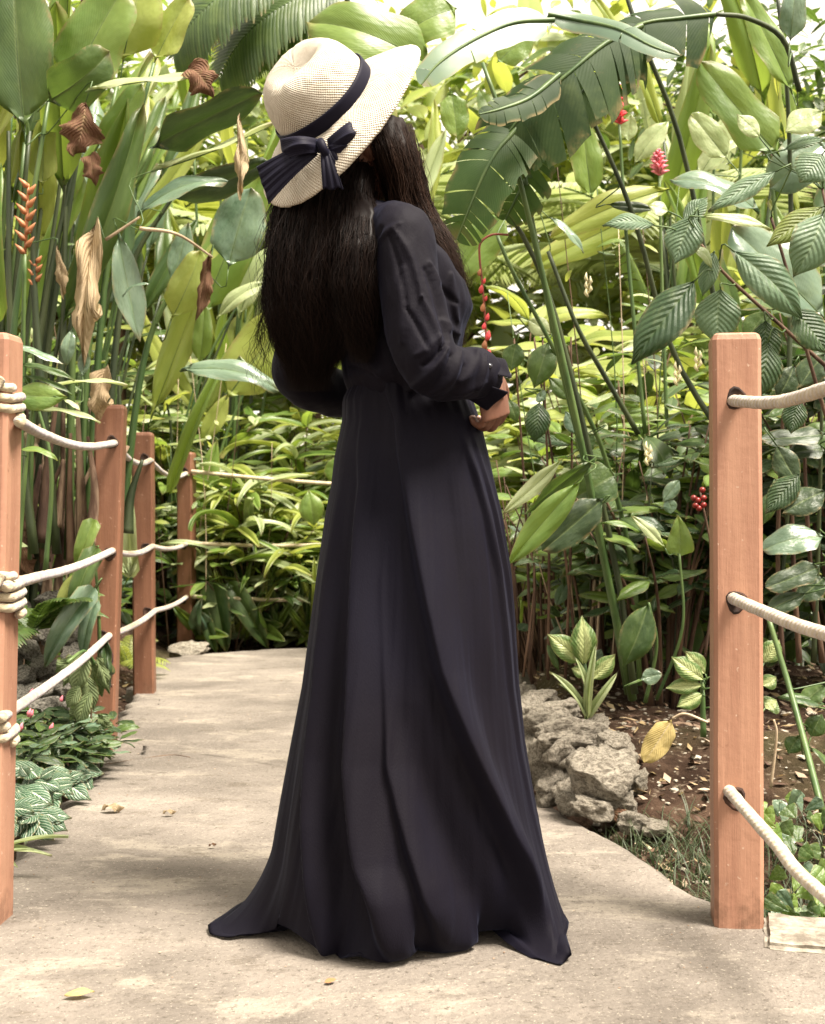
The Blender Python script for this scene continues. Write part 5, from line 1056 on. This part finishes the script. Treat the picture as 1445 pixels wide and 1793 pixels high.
# hanging beads of flowers beside the cuff
r_ = empty('hanging_heliconia', P(885, 412, 3.95), 'thin red hanging stem strung with red flower buds behind the cuff', 'flower')
cur = spline([P(890, 411, 3.95), P(862, 411, 3.93), P(842, 425, 3.92), P(840, 450, 3.92), P(845, 500, 3.92), P(850, 560, 3.92), P(852, 620, 3.92), P(856, 670, 3.92), P(860, 725, 3.92)], 60)
V, F, U = tube(cur, [.0035]*61, 6); obj('stalk', mesh('stalk', V, F, M['redstem'], U), r_)
for k in range(17):
    i = 27+k*2; 
    if i > 60: break
    mb = MB(); c = cur[i]+Vector((.006*(1 if k % 2 else -1), -.004, 0)); s = U_(.006, .010)*(1 if k > 4 else .8)
    mb.tube([c+Vector((0, 0, -s*1.5)), c+Vector((0, 0, -s)), c, c+Vector((.002, 0, s)), c+Vector((.003, 0, s*1.9))], [s*.3, s*.8, s, s*.7, s*.15], 8); mb.build('bud', M['red' if k % 4 else 'orange'], r_)
# gingers with red and pink flower heads
def ginger_flower(px, y0, y1, d, mat, w, label, fx, fy):
    r = plant('ginger_flower', foot(fx, d), d, label, 'flower'); mb = MB(); p0, p1 = P(px, y0, d), P(px-4, y1, d)
    for i in range(34):
        t = i/34; p = p0.lerp(p1, t); a = i*2.4; L = w*d/FPX*(1.05-.75*t**2); dv = Vector((math.cos(a), math.sin(a), .9)).normalized()
        mb.tube([p, p+dv*L*.5, p+dv*L*.8+Vector((0, 0, -.004)), p+dv*L+Vector((math.cos(a)*.008, math.sin(a)*.008, -.006))], [.003, .007, .006, .001], 6)
    mb.build('flower_head', M[mat], r); stem(r, [P(px, y0, d), P(lerp(px, fx, .3), lerp(y0, fy, .4), d), P(fx, fy, d)], .005, .008, 'stem'); return r
ginger_flower(1085, 218, 145, 4.8, 'red', 15, 'tall upright red ginger flower head in front of pale foliage', 1130, 760)
ginger_flower(1155, 308, 262, 5.1, 'pink', 18, 'shorter pink ginger flower head behind the stalks', 1170, 800)
# quilted leaf shrub over the post
r_ = plant('quilted_leaf_shrub', 1.28, 3.75, 'shrub with large deeply veined leaves hanging over the big orange post', 'shrub')
for pts, m in (([(1445, 640, 3.5), (1340, 545, 3.5), (1270, 480, 3.5), (1225, 425, 3.5)], 'stem_brown'), ([(1500, 900, 3.6), (1420, 640, 3.5), (1380, 480, 3.5), (1350, 380, 3.5)], 'stem_brown'), ([(1560, 1300, 3.7), (1500, 900, 3.6), (1470, 500, 3.5), (1440, 330, 3.5)], 'stem_brown'), ([(1445, 640, 3.5), (1520, 900, 3.6), (1570, 1300, 3.7)], 'stem_brown')):
    stem(r_, [P(*p) for p in pts], .006, .004, m, 6)
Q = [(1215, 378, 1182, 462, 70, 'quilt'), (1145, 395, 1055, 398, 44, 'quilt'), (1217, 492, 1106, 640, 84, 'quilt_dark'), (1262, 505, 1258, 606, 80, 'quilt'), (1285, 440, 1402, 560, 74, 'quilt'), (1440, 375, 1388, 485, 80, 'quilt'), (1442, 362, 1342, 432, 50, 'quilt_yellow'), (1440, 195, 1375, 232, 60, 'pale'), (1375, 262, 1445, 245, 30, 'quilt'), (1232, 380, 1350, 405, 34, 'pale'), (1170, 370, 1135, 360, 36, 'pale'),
     (1360, 300, 1240, 372, 46, 'quilt'), (1440, 270, 1400, 320, 70, 'quilt'), (1345, 545, 1305, 600, 50, 'mid'), (1340, 560, 1345, 650, 60, 'quilt_dark'), (1345, 600, 1320, 700, 66, 'quilt_dark'), (1390, 540, 1450, 620, 70, 'quilt_dark'), (1400, 700, 1385, 760, 44, 'quilt_dark'), (1200, 395, 1240, 345, 40, 'quilt'), (1215, 430, 1245, 470, 30, 'pale'), (1330, 240, 1290, 200, 40, 'pale'), (1250, 440, 1230, 520, 36, 'quilt')]
for bx, by, tx, ty, w, m in Q: hero(r_, 'ovate', m, bx, by, tx, ty, 3.45+U_(-.08, .12), w, Vector((U_(-.2, .2), -.8, .55)))
# dark plants right of the big post
r_ = plant('dark_leaf_shrub', 1.36, 4.1, 'shaded shrub with broad dark leaves right of the big orange post', 'shrub')
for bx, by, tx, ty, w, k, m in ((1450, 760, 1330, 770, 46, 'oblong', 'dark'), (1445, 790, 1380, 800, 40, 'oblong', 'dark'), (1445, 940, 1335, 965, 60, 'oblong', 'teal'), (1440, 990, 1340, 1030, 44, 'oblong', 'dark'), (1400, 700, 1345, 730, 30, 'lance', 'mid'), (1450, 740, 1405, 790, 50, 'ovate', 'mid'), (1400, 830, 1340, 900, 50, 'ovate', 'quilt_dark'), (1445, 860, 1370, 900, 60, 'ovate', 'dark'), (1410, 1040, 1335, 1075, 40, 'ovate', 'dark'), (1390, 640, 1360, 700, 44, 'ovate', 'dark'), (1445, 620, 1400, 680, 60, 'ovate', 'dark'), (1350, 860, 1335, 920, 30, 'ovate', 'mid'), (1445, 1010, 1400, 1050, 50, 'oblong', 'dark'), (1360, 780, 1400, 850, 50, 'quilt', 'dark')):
    hero(r_, k if k != 'quilt' else 'ovate', m, bx, by, tx, ty, 3.75+U_(-.1, .2), w, Vector((U_(-.3, .3), -.7, .7)))
for a, b in ((1345, 1390), (1370, 1372), (1400, 1385), (1425, 1440), (1440, 1405)): stem(r_, [P(a, 1160, 4.05), P((a+b)/2+U_(-9, 9), 960, 4.0), P(b, 700, 3.9)], .010, .005, random.choice(('stem_brown', 'stem_dark')), 6)
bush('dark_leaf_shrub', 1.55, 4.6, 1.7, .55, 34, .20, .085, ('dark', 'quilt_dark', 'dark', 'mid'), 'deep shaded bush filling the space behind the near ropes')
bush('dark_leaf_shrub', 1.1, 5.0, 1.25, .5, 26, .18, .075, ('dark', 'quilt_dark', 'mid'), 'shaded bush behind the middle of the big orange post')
# lollipop flowers, berries
bl = bush('yellow_bract_shrub', .86, 4.5, 1.12, .42, 26, .17, .07, ('mid', 'quilt_dark', 'mid', 'bright'), 'leafy shrub with small cream flower candles beside the big post')
for px, py in ((1135, 815), (1186, 675), (1222, 650), (1030, 520)):
    mb = MB(); p = P(px, py, 4.2)
    for k in range(5): mb.tube([p+Vector((0, 0, .012*k)), p+Vector((.009*(1 if k % 2 else -1), -.006, .012*k+.012)), p+Vector((.006*(1 if k % 2 else -1), -.004, .012*k+.03))], [.004, .006, .001], 6)
    mb.build('flower_candle', M['cream'], bl)
r_ = plant('berry_shrub', foot(1232, 4.0), 4.0, 'dark sprig of round red berries beside the orange post', 'shrub'); stem(r_, [P(1235, 1150, 4.0), P(1250, 1000, 4.0), P(1226, 860, 4.0)], .005, .003, 'stem_brown', 6)
for px, py in ((1222, 876), (1230, 858), (1215, 872), (1224, 890), (1232, 884), (1218, 885), (1232, 872)):
    mb = MB(); c = P(px, py, 3.96); mb.tube([c-Vector((0, 0, .009)), c-Vector((0, 0, .006)), c, c+Vector((0, 0, .006)), c+Vector((0, 0, .009))], [.003, .008, .0105, .008, .003], 9); mb.build('berry', M['berry'], r_)
# shrubs behind the torn-leaf plant
lab = ['yellow green shrub glowing in sun beyond the cuff', 'light shrub between the torn leaf stalks', 'sunlit shrub behind the pink ginger flower', 'mid green shrub low behind the long bright leaf', 'leafy shrub under the quilted leaves', 'loose pale shrub deep behind the skirt and stalks']
for i, (x, y, H, R, n, m) in enumerate([(.62, 5.9, 1.45, .5, 26, ('yellow', 'bright', 'pale')), (.95, 5.6, 1.5, .5, 28, ('bright', 'yellow', 'mid')), (1.45, 5.9, 1.75, .55, 28, ('yellow', 'bright', 'pale')), (.72, 4.9, .95, .4, 20, ('mid', 'bright', 'dark')), (1.3, 5.3, 1.35, .5, 26, ('bright', 'mid', 'quilt')), (.55, 6.6, 1.3, .5, 20, ('pale', 'yellow'))]):
    bush('shrub', x, y, H, R, n, .20, .075, m, lab[i], kind=random.choice(('ovate', 'lance')))
lab2_ = ['bright broad leaved shrub filling the gap under the torn leaves', 'bright broad leaved shrub behind the red ginger stem', 'pale broad leaved shrub behind the cuff and hanging red buds', 'big leaved sunlit shrub behind the quilted leaves', 'large pale leaved shrub far behind the skirt', 'bright large leaved shrub past the far top rope', 'pale large leaved shrub left of the far ropes', 'sunlit large leaved shrub behind the left hair edge']
for i, (x, y, H, R, n_, m) in enumerate([(.95, 6.4, 2.0, .55, 26, ('bright', 'yellow', 'pale')), (1.7, 7.2, 2.4, .7, 30, ('yellow', 'pale', 'bright')), (.55, 7.4, 2.1, .6, 28, ('pale', 'yellow')), (2.0, 6.6, 2.2, .6, 26, ('bright', 'yellow', 'mid')), (.2, 8.8, 1.7, .6, 24, ('pale', 'bright')), (-.75, 8.9, 1.9, .6, 28, ('bright', 'yellow', 'pale')), (-1.6, 8.6, 1.9, .6, 28, ('pale', 'yellow', 'bright')), (-.95, 8.2, 1.3, .45, 22, ('yellow', 'pale', 'bright'))]):
    bush('broad_leaf_shrub', x, y, H, R, n_, .36 if i < 4 else .42, .13 if i < 4 else (.065 if i % 2 else .10), m, lab2_[i], kind=random.choice(('ovate', 'lance', 'oblong')) if i < 4 else ('strap' if i % 2 else 'lance'))
r_ = plant('broad_leaf_sapling', foot(940, 4.3), 4.35, 'thin sapling with hanging round leaves just right of the skirt')
for bx, by, tx, ty, w, m in ((945, 705, 935, 775, 46, 'quilt_dark'), (960, 600, 935, 680, 52, 'mid'), (940, 690, 955, 700, 26, 'teal'), (1010, 760, 990, 720, 30, 'teal'), (905, 600, 895, 650, 40, 'mid'), (925, 560, 965, 585, 36, 'pale'), (1000, 700, 960, 660, 30, 'mid'), (890, 700, 905, 740, 24, 'mid'), (1040, 760, 1010, 790, 40, 'mid'), (1190, 840, 1160, 880, 26, 'teal'), (1175, 900, 1170, 870, 26, 'teal')): hero(r_, 'ovate', m, bx, by, tx, ty, 4.2, w, CAMF)
for a, b in ((930, 900), (960, 950), (990, 1000), (1015, 935)): stem(r_, [P(a, 1190, 4.5), P((a+b)/2+6, 900, 4.4), P(b, 590, 4.3)], .006, .003, 'stem_brown', 6)
lab3_ = ['tuft of long pale strap leaves at the far path edge by the corner post', 'tuft of long strap leaves in the middle of the far path edge', 'tuft of strap leaves where the far path edge meets the dress', 'strap leaved tuft between the slim post and the corner post', 'strap leaved tuft in the dark behind the far middle rope']
for i, (x, y) in enumerate([(-1.05, 8.0), (-.85, 8.05), (-.6, 8.1), (-1.95, 7.6), (-.95, 8.5)]):
    r_ = plant('strap_leaf_plant', x, y, lab3_[i], z=.0)
    for k in range(22):
        a = U_(0, 6.28); b = Vector((x+U_(-.06, .06), y+U_(-.05, .05), .02)); leaf(r_, 'strap', random.choice(('pale', 'bright', 'mid', 'yellow')), b, b+Vector((math.cos(a)*U_(.12, .34), math.sin(a)*.2, U_(.15, .60))), U_(.03, .055), CAMF)
# thin dark stems in the shade right of the skirt
r_ = plant('twiggy_shrub', foot(1000, 4.7), 4.75, 'tangle of thin dark bare stems in shade beside the skirt', 'shrub')
for k in range(34):
    a = U_(895, 1235); d = U_(4.4, 5.3); stem(r_, [P(a, 1185-(d-4.4)*60, d), P(a+U_(-25, 25), 1000+U_(-50, 50), d), P(a+U_(-60, 50), U_(780, 930), d)], U_(.004, .009), .002, random.choice(('stem_brown', 'stem_brown', 'stem_dark', 'twig')), 5, 'branch', 8)
for k in range(70):
    a = U_(895, 1235); y = U_(880, 1150); d = U_(4.3, 5.2); t = P(a, y, d); leaf(r_, random.choice(('small', 'ovate')), random.choice(('mid', 'dark', 'quilt_dark', 'bright', 'teal')), t, t+Vector((U_(-.12, .12), U_(-.06, .06), U_(-.10, .07))), U_(.03, .055))
# bed plants
r_ = plant('variegated_plant', foot(1025, 3.9), 3.95, 'speckled yellow green plant on the soil above the stone wall')
for bx, by, tx, ty, w in ((1020, 1160, 958, 1110, 42), (1022, 1165, 1018, 1078, 48), (1035, 1190, 1078, 1145, 34), (1030, 1180, 1000, 1170, 24)): hero(r_, 'ovate', 'dieff', bx, by, tx, ty, 3.85, w, CAMF)
for tx, ty in ((960, 1180), (1000, 1150), (1080, 1180), (1060, 1210), (975, 1200), (1045, 1130)): hero(r_, 'strap', random.choice(('mid', 'pale')), 1028, 1255, tx, ty, 3.85, 16, None, var=1)
stem(r_, [P(1028, 1262, 3.85), P(1024, 1160, 3.85)], .008, .006)
r_ = plant('variegated_plant', foot(1225, 3.7), 3.75, 'white splashed leaves low at the side of the big orange post')
for bx, by, tx, ty, w in ((1232, 1190, 1175, 1150, 40), (1230, 1200, 1165, 1205, 30), (1230, 1215, 1185, 1238, 34), (1235, 1180, 1200, 1140, 36), (1338, 1160, 1365, 1120, 40), (1335, 1200, 1360, 1185, 30), (1340, 1240, 1360, 1225, 40)): hero(r_, 'ovate', 'dieff', bx, by, tx, ty, 3.6, w, CAMF)
stem(r_, [P(1232, 1290, 3.62), P(1230, 1190, 3.62)], .009, .006)
r_ = plant('broad_leaf_plant', foot(1090, 4.0), 4.05, 'single large hanging green leaf beside the stalk bases')
hero(r_, 'ovate', 'mid', 1135, 1058, 1090, 1170, 4.0, 62, CAMF); hero(r_, 'lance', 'teal', 1120, 1190, 1160, 1180, 3.9, 30, CAMF); hero(r_, 'heart', 'bright', 1190, 975, 1187, 902, 4.0, 50, CAMF); hero(r_, 'lance', 'pale', 1165, 960, 1105, 905, 4.0, 22, CAMF); stem(r_, [P(1130, 1230, 4.05), P(1150, 1130, 4.02), P(1136, 1055, 4.0)], .007, .004); stem(r_, [P(1150, 1225, 4.05), P(1195, 1100, 4.0), P(1190, 970, 4.0)], .006, .004)
r_ = plant('broad_leaf_plant', foot(1400, 3.6), 3.65, 'dark broad leaves on the soil right of the big post'); 
for bx, by, tx, ty, w in ((1445, 1235, 1362, 1222, 44), (1420, 1290, 1440, 1250, 40), (1420, 1310, 1455, 1350, 36), (1400, 1290, 1380, 1320, 34), (1445, 1200, 1400, 1240, 40)): hero(r_, 'ovate', 'mid', bx, by, tx, ty, 3.5, w, UPF)
stem(r_, [P(1345, 1080, 3.55), P(1390, 1230, 3.45), P(1440, 1420, 3.2)], .007, .009, 'stem')
stem(r_, [P(1350, 1380, 3.4), P(1360, 1290, 3.4), P(1355, 1260, 3.4)], .004, .003, 'twig')
r_ = empty('fallen_leaf', P(1160, 1290, 3.5), 'large curled pale yellow dead leaf lying on the bed soil', 'leaf'); hero(r_, 'oblong', 'deadyellow', 1178, 1258, 1128, 1335, 3.5, 44, CAMF, name='blade'); stem(r_, [P(1178, 1258, 3.5), P(1200, 1250, 3.48), P(1240, 1265, 3.45)], .004, .003, 'twig', 6)
for k, (px, py) in enumerate([(1345, 1490), (1400, 1440), (1440, 1480), (1420, 1560), (1395, 1600), (1440, 1600), (1370, 1430)]):
    d = 3.2-.12*k if k < 3 else 2.75; c = P(px, py, d); r_ = plant('creeping_vine', c.x, d, 'small heart leaved creeper '+['beside the post foot', 'below the dark broad leaves', 'at the picture edge above the rope', 'on grass under the near rope', 'lowest near the concrete corner', 'low at the picture edge', 'behind the near bottom rope'][k], z=c.z-.08, group='small creepers in the grass')
    for q in range(13): t = c+Vector((U_(-.09, .09), U_(-.05, .05), U_(-.05, .06))); leaf(r_, 'heart', random.choice(('mid', 'bright', 'teal', 'bright')), t, t+Vector((U_(-.05, .05), U_(-.04, .02), U_(-.05, .01))), U_(.03, .045), CAMF)
# ================= dry stone wall
wl = empty('stone_wall', (foot(1000, 3.8), 3.9, 0), 'low wall of rough pale limestone holding the planted bed', 'wall')
R_ = random.Random(11)
for px, py, w, h, d, k in ((1060, 1365, 140, 84, 3.52, 2), (1078, 1300, 82, 44, 3.62, 5), (1000, 1285, 120, 50, 3.72, 1), (1010, 1330, 60, 30, 3.62, 4), (960, 1265, 100, 50, 3.95, 3), (925, 1250, 90, 60, 4.15, 0), (905, 1225, 70, 50, 4.4, 6), (985, 1245, 90, 36, 4.0, 7), (945, 1230, 80, 34, 4.25, 2),
        (985, 1320, 70, 60, 3.70, 6), (955, 1325, 64, 70, 3.80, 1), (925, 1310, 60, 70, 3.95, 5), (905, 1290, 50, 60, 4.1, 3), (970, 1370, 70, 56, 3.70, 0), (1005, 1385, 70, 50, 3.60, 7), (935, 1360, 50, 44, 3.85, 4), (1040, 1415, 80, 36, 3.45, 3), (1090, 1410, 70, 44, 3.50, 6), (1000, 1410, 60, 36, 3.55, 2), (1110, 1440, 60, 34, 3.42, 1), (960, 1395, 50, 34, 3.68, 5), (1040, 1270, 60, 30, 3.85, 0), (1020, 1415, 40, 26, 3.50, 4), (1150, 1448, 70, 30, 3.40, 5), (1120, 1370, 40, 40, 3.6, 7), (890, 1260, 60, 60, 4.3, 1), (890, 1205, 70, 36, 4.7, 2), (900, 1320, 44, 40, 4.0, 6), (920, 1210, 60, 26, 4.6, 5)):
    put_rock(wl, ROCKS[k], px, py, d, w*(1.08 if w > 100 else .98), h*1.12)
# rubble on the bed soil, litter on the path: nobody could count it
def scatter(name, mat, n, area, s0, s1, label, lift=0, flat=.6, sub=1, on_path=False):
    R = random.Random(len(name)); mb = MB(); bm = bmesh.new(); bmesh.ops.create_icosphere(bm, subdivisions=sub, radius=1); bv = [v.co.copy() for v in bm.verts]; bf = [tuple(v.index for v in f.verts) for f in bm.faces]; bm.free()
    for k in range(n):
        x, y = area(R); z = (.003 if on_path else terrain(x, y))+lift; s = R.uniform(s0, s1)*(R.random()**1.5+.3); a = R.uniform(0, 6.28); ca, sa = math.cos(a), math.sin(a); sx, sy = R.uniform(.6, 1.4), R.uniform(.6, 1.2)
        mb.add([Vector((x+(v.x*sx*ca-v.y*sy*sa)*s*(1+.3*noise.noise(v*2+Vector((k, 0, 0)))), y+(v.x*sx*sa+v.y*sy*ca)*s, z+v.z*flat*s*.7)) for v in bv], bf)
    o = mb.build(name, M[mat], None, smooth=False); tag(o, label, 'gravel', kind='stuff'); return o
scatter('bed_gravel', 'stone', 1500, lambda R: (R.uniform(.5, 2.2), R.uniform(2.9, 5.6)), .004, .017, 'small pale stones scattered on the dark bed soil')
scatter('left_gravel', 'stone_grey', 500, lambda R: (R.uniform(-2.3, -1.05), R.uniform(3.2, 6.5)), .005, .02, 'small grey stones scattered under the heliconias')
scatter('path_grit', 'litter', 420, lambda R: (R.uniform(-.95, .6)*min(1, 1), R.uniform(2.1, 7.4)), .0012, .0035, 'tiny crumbs of soil and dry leaf on the concrete path', on_path=True)
# bark chips and leaf litter on the bed
def chips(name, n, area, label, mats, l0, l1, zf):
    mb = MB(); R = random.Random(n)
    for k in range(n):
        x, y = area(R); z = zf(x, y)+.003; a = R.uniform(0, 6.28); L = R.uniform(l0, l1); w = L*R.uniform(.15, .5); d = Vector((math.cos(a), math.sin(a), R.uniform(-.1, .3))); s = Vector((-math.sin(a), math.cos(a), R.uniform(-.3, .3))); c = Vector((x, y, z+.004))
        V = [c-d*L, c-s*w+Vector((0, 0, R.uniform(0, .008))), c+d*L+Vector((0, 0, R.uniform(0, .01))), c+s*w, c+Vector((0, 0, R.uniform(-.003, .006)))]
        mb.add(V, [(0, 1, 4), (1, 2, 4), (2, 3, 4), (3, 0, 4)], m=k % len(mats))
    o = mb.build(name, [M[m] for m in mats]); tag(o, label, 'leaf litter', kind='stuff')
chips('bed_litter', 1500, lambda R: (R.uniform(.5, 2.0), R.uniform(2.9, 5.6)), 'dry leaf scraps and bark on the bed soil', ('litter', 'stem_brown', 'straw'), .006, .028, terrain)
chips('left_litter', 700, lambda R: (R.uniform(-2.2, -1.1), R.uniform(3.2, 7.5)), 'dry leaf scraps under the heliconias', ('litter', 'stem_brown', 'straw'), .008, .035, terrain)
# grass at the post foot
mb = MB(); R = random.Random(3)
def blades(n, ax, ay, hx, hn, bend):
    for k in range(n):
        x, y = R.uniform(*ax), R.uniform(*ay)
        if x < interp(y, [(b, a) for a, b in RE[:11]])[0]+.02: continue
        z = terrain(x, y)-.005; a = R.uniform(0, 6.28); h = R.uniform(hx, hn); b = h*R.uniform(.3, bend); w = R.uniform(.0014, .003); dx, dy = math.cos(a), math.sin(a); V = []; U = []
        for q in range(5):
            t = q/4; c = Vector((x+dx*b*t*t, y+dy*b*t*t, z+h*t*(1-.35*t*b/h))); ww = w*(1-t*.9); V += [c-Vector((-dy, dx, 0))*ww, c+Vector((-dy, dx, 0))*ww]; U += [(t, .2), (t, .8)]
        mb.add(V, [(2*q, 2*q+1, 2*q+3, 2*q+2) for q in range(4)], U)
blades(3200, (.42, 1.35), (2.35, 3.45), .05, .13, 1.5); blades(1500, (.6, 1.9), (1.6, 2.5), .05, .13, 1.5)
tag(mb.build('grass', M['grass']), 'short dark grass along the path edge under the big post', 'grass', kind='stuff')
# single leaves and bits on the path
for px, py, L, w, m, k, lab in ((197, 1424, .06, .035, 'straw', 'dry', 'curled pale dry leaf on the path left of the dress'), (138, 1750, .05, .022, 'deadyellow', 'ovate', 'small pale yellow leaf on the path in the lower corner'), (578, 1727, .02, .014, 'orange', 'small', 'tiny orange petal on the path below the hem'), (296, 1430, .035, .02, 'straw', 'dry', 'tiny dry leaf scrap on the path mid way to the dress'), (372, 1487, .018, .013, 'dry', 'dry', 'small brown crumpled bit near the dress side'), (1040, 1430, .16, .05, 'dry', 'dry', 'reddish brown curled leaf at the foot of the stone wall'), (1070, 1440, .13, .05, 'dry', 'dry', 'dark dead leaf tucked under the big wall stone')):
    d = CH*FPX/(py-HY); c = P(px, py, d); r_ = empty('fallen_leaf', c, lab, 'leaf'); leaf(r_, k, m, c+Vector((-L/2, 0, .006)), c+Vector((L/2, .01, .009)), w, Vector((0, -.2, 1)), 1, 'blade')
r_ = empty('twig', P(250, 1330, 4.32), 'thin dry twig lying on the concrete near the vine post', 'twig'); stem(r_, [P(185, 1339, 4.24), P(240, 1330, 4.33), P(300, 1322, 4.41), P(333, 1326, 4.37)], .003, .0015, 'stem_brown', 5, 'stick')

# ================= tall plants and trees that close the view
def far_label(i): return ['tall heliconia behind the hat', 'tall banana like clump left of the hat', 'tall clump behind the red ginger flower', 'tall clump at the upper picture corner above the quilted leaves', 'tall stalks behind the left heliconias', 'high paddle leaves far behind the slim posts'][i]
for i, (x, y, n, H, L, m) in enumerate([(-.25, 8.6, 20, 3.1, 1.1, ('bright', 'yellow', 'pale', 'mid')), (-1.35, 9.0, 20, 3.4, 1.1, ('yellow', 'pale', 'bright')), (1.75, 7.8, 22, 3.2, 1.0, ('yellow', 'bright', 'pale')), (2.0, 6.2, 20, 2.9, .9, ('bright', 'mid', 'yellow')), (-2.3, 6.3, 26, 3.0, 1.0, ('bright', 'yellow', 'mid')), (-2.6, 9.5, 14, 3.6, 1.1, ('pale', 'yellow'))]):
    paddle_clump('tall_heliconia', x, y, n, H, .13, L*.9, .15, m, far_label(i), r=.018, low=.4)
fronds('palm', -.75, 10.2, 16, 2.0, 'pale feathery palm fronds arching behind the hat', 'pale', trunk=2.4, nl=44, lw=.030, ll=.30, cat='palm', up=.6)
fronds('palm', 2.1, 10.0, 14, 1.9, 'pale feathery palm with drooping fronds behind the red flower', 'pale', trunk=2.5, nl=44, lw=.03, ll=.32, cat='palm', up=.3)
fronds('palm', -2.4, 10.8, 14, 2.0, 'feathery palm far behind the left heliconias', 'yellow', trunk=2.2, nl=40, lw=.03, ll=.30, cat='palm', up=.6)
def tree(x, y, H, R, n, mat, label):
    root = plant('tree', x, y, label, 'tree'); z0 = root.location.z
    stem(root, [(x, y, z0-.1), (x+.1, y, z0+H*.4), (x-.1, y+.1, z0+H*.8)], .11, .05, 'stem_brown', 10, 'trunk')
    mb = MB()
    for k in range(6):
        a = k*1.05+U_(0, .5); mb.tube(spline([(x, y, z0+H*(.35+.07*k)), (x+math.cos(a)*R*.4, y+math.sin(a)*R*.4, z0+H*(.5+.07*k)), (x+math.cos(a)*R*.8, y+math.sin(a)*R*.8, z0+H*(.6+.06*k))], 8), [.035, .03, .027, .023, .02, .016, .013, .01, .006], 6)
    mb.build('limb', M['stem_brown'], root); mb = MB(); V0, F0, U0 = leaf_shape('small', 1)[:3]; V0 = np.array(V0)
    cl = [(Vector((U_(-1, 1), U_(-1, 1), U_(-.55, .6)))).normalized()*U_(.4, 1) for _ in range(26)]
    for k in range(n):
        c = random.choice(cl)+RV(.16); p = Vector((x+c.x*R, y+c.y*R, z0+H*.72+c.z*H*.32)); d = Vector((U_(-1, 1), U_(-1, 1), U_(-.8, .3))).normalized()*U_(.14, .26)
        Mx = np.array(frame(Vector((1, 0, 0)), p, p+d, Vector((U_(-.4, .4), U_(-.6, .2), 1)), U_(.05, .09))); W4 = V0@Mx[:3, :3].T+Mx[:3, 3]; mb.add([tuple(v) for v in W4], F0, U0)
    o = mb.build('crown', M[mat], root); o['kind'] = 'stuff'; return root
tree(-3.4, 11.5, 5.2, 2.2, 2200, 'bright', 'leafy tree standing behind the left heliconias'); tree(3.6, 10.5, 5.2, 2.2, 2200, 'mid', 'shady tree behind the upper picture corner'); tree(.2, 14.5, 6.0, 2.8, 2200, 'yellow', 'bright yellow green tree far behind the hat')
# the far green beyond: one sunlit mass
def mass(name, n, area, l0, l1, mats, label, seed):
    R = random.Random(seed); mb = MB(); sh = [leaf_shape('small', v)[:3] for v in range(3)]; sh = [(np.array(a), b, c) for a, b, c in sh]
    for k in range(n):
        p = area(R); V0, F0, U0 = sh[k % 3]; d = Vector((R.uniform(-1, 1), R.uniform(-1, 1), R.uniform(-.6, .7))).normalized()*R.uniform(l0, l1)
        Mx = np.array(frame(Vector((1, 0, 0)), p, p+d, Vector((R.uniform(-.4, .4), R.uniform(-.8, .1), 1)), d.length*R.uniform(.25, .45))); W4 = V0@Mx[:3, :3].T+Mx[:3, 3]
        mb.add([tuple(v) for v in W4], F0, U0, k % len(mats))
    tag(mb.build(name, [M[m] for m in mats]), label, 'foliage', kind='stuff')
def far_area(R):
    x = R.uniform(-6, 6); y = R.uniform(11, 16); h = 4.9+1.2*noise.noise(Vector((x*.5, y*.3, 0))); return Vector((x, y, .1+h*R.random()**.8))
mass('far_foliage', 11000, far_area, .25, .65, ('pale', 'yellow', 'pale', 'yellow', 'bright'), 'sunlit mass of far foliage closing the view', 5)
def und_l(R):
    x = R.uniform(-3.4, -1.5); y = R.uniform(5.0, 10.5); return Vector((x, y, terrain(x, y)+R.random()**1.6*.9))
mass('left_undergrowth', 2600, und_l, .08, .22, ('mid', 'dark', 'mid', 'bright'), 'low tangled undergrowth between the left clumps', 6)
def und_c(R):
    x = R.uniform(-1.3, 1.0); y = R.uniform(8.3, 11); return Vector((x, y, terrain(x, y)+R.random()**1.3*1.1))
mass('far_undergrowth', 3000, und_c, .08, .22, ('pale', 'bright', 'pale', 'mid', 'yellow'), 'low leafy undergrowth past the far ropes', 8)
def und_f(R):
    x = R.uniform(-1.25, .2); y = 8.0+R.random()**1.5*.9+max(0, .12*(x+.6)); return Vector((x, y, .0+R.random()**1.2*.34))
mass('pale_ground_cover', 1500, und_f, .07, .17, ('pale', 'yellow', 'bright', 'pale'), 'pale low ground cover along the far path edge', 12)
def und_r(R):
    x = R.uniform(.75, 3.2); y = R.uniform(4.6, 8.5); return Vector((x, y, terrain(x, y)+.1+R.random()**1.2*1.1))
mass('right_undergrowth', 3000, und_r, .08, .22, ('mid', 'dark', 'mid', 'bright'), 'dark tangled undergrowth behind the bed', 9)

# ---- leaf stalks that join the separately placed leaves to the nearest stem of their own plant
_sv = {}
for root, B, T in HL:
    if root.get('category') not in ('plant', 'shrub'): continue
    if root.name not in _sv:
        a = []
        for ch in root.children:
            if ch.type == 'MESH' and ch.name.split('.')[0] in ('stem', 'branch'):
                c_ = np.empty(len(ch.data.vertices)*3, dtype=np.float32); ch.data.vertices.foreach_get('co', c_); a.append(c_.reshape(-1, 3))
        _sv[root.name] = np.concatenate(a) if a else None
    vs = _sv[root.name]
    if vs is None: continue
    dv = vs-np.array(B); dn = np.linalg.norm(dv, axis=1)+.35*np.maximum(0, dv[:, 2]); k = int(dn.argmin())
    if .012 < dn[k] < .24:
        q = Vector(vs[k].tolist()); d_ = (B-T).normalized()*dn[k]*.35; V, F, U = tube(spline([B, B+d_+Vector((0, 0, -.01)), q.lerp(B, .2), q], 8), [.0022]*8+[.003], 5); obj('leaf_stalk', mesh('leaf_stalk', V, F, M['stem'], U), root)
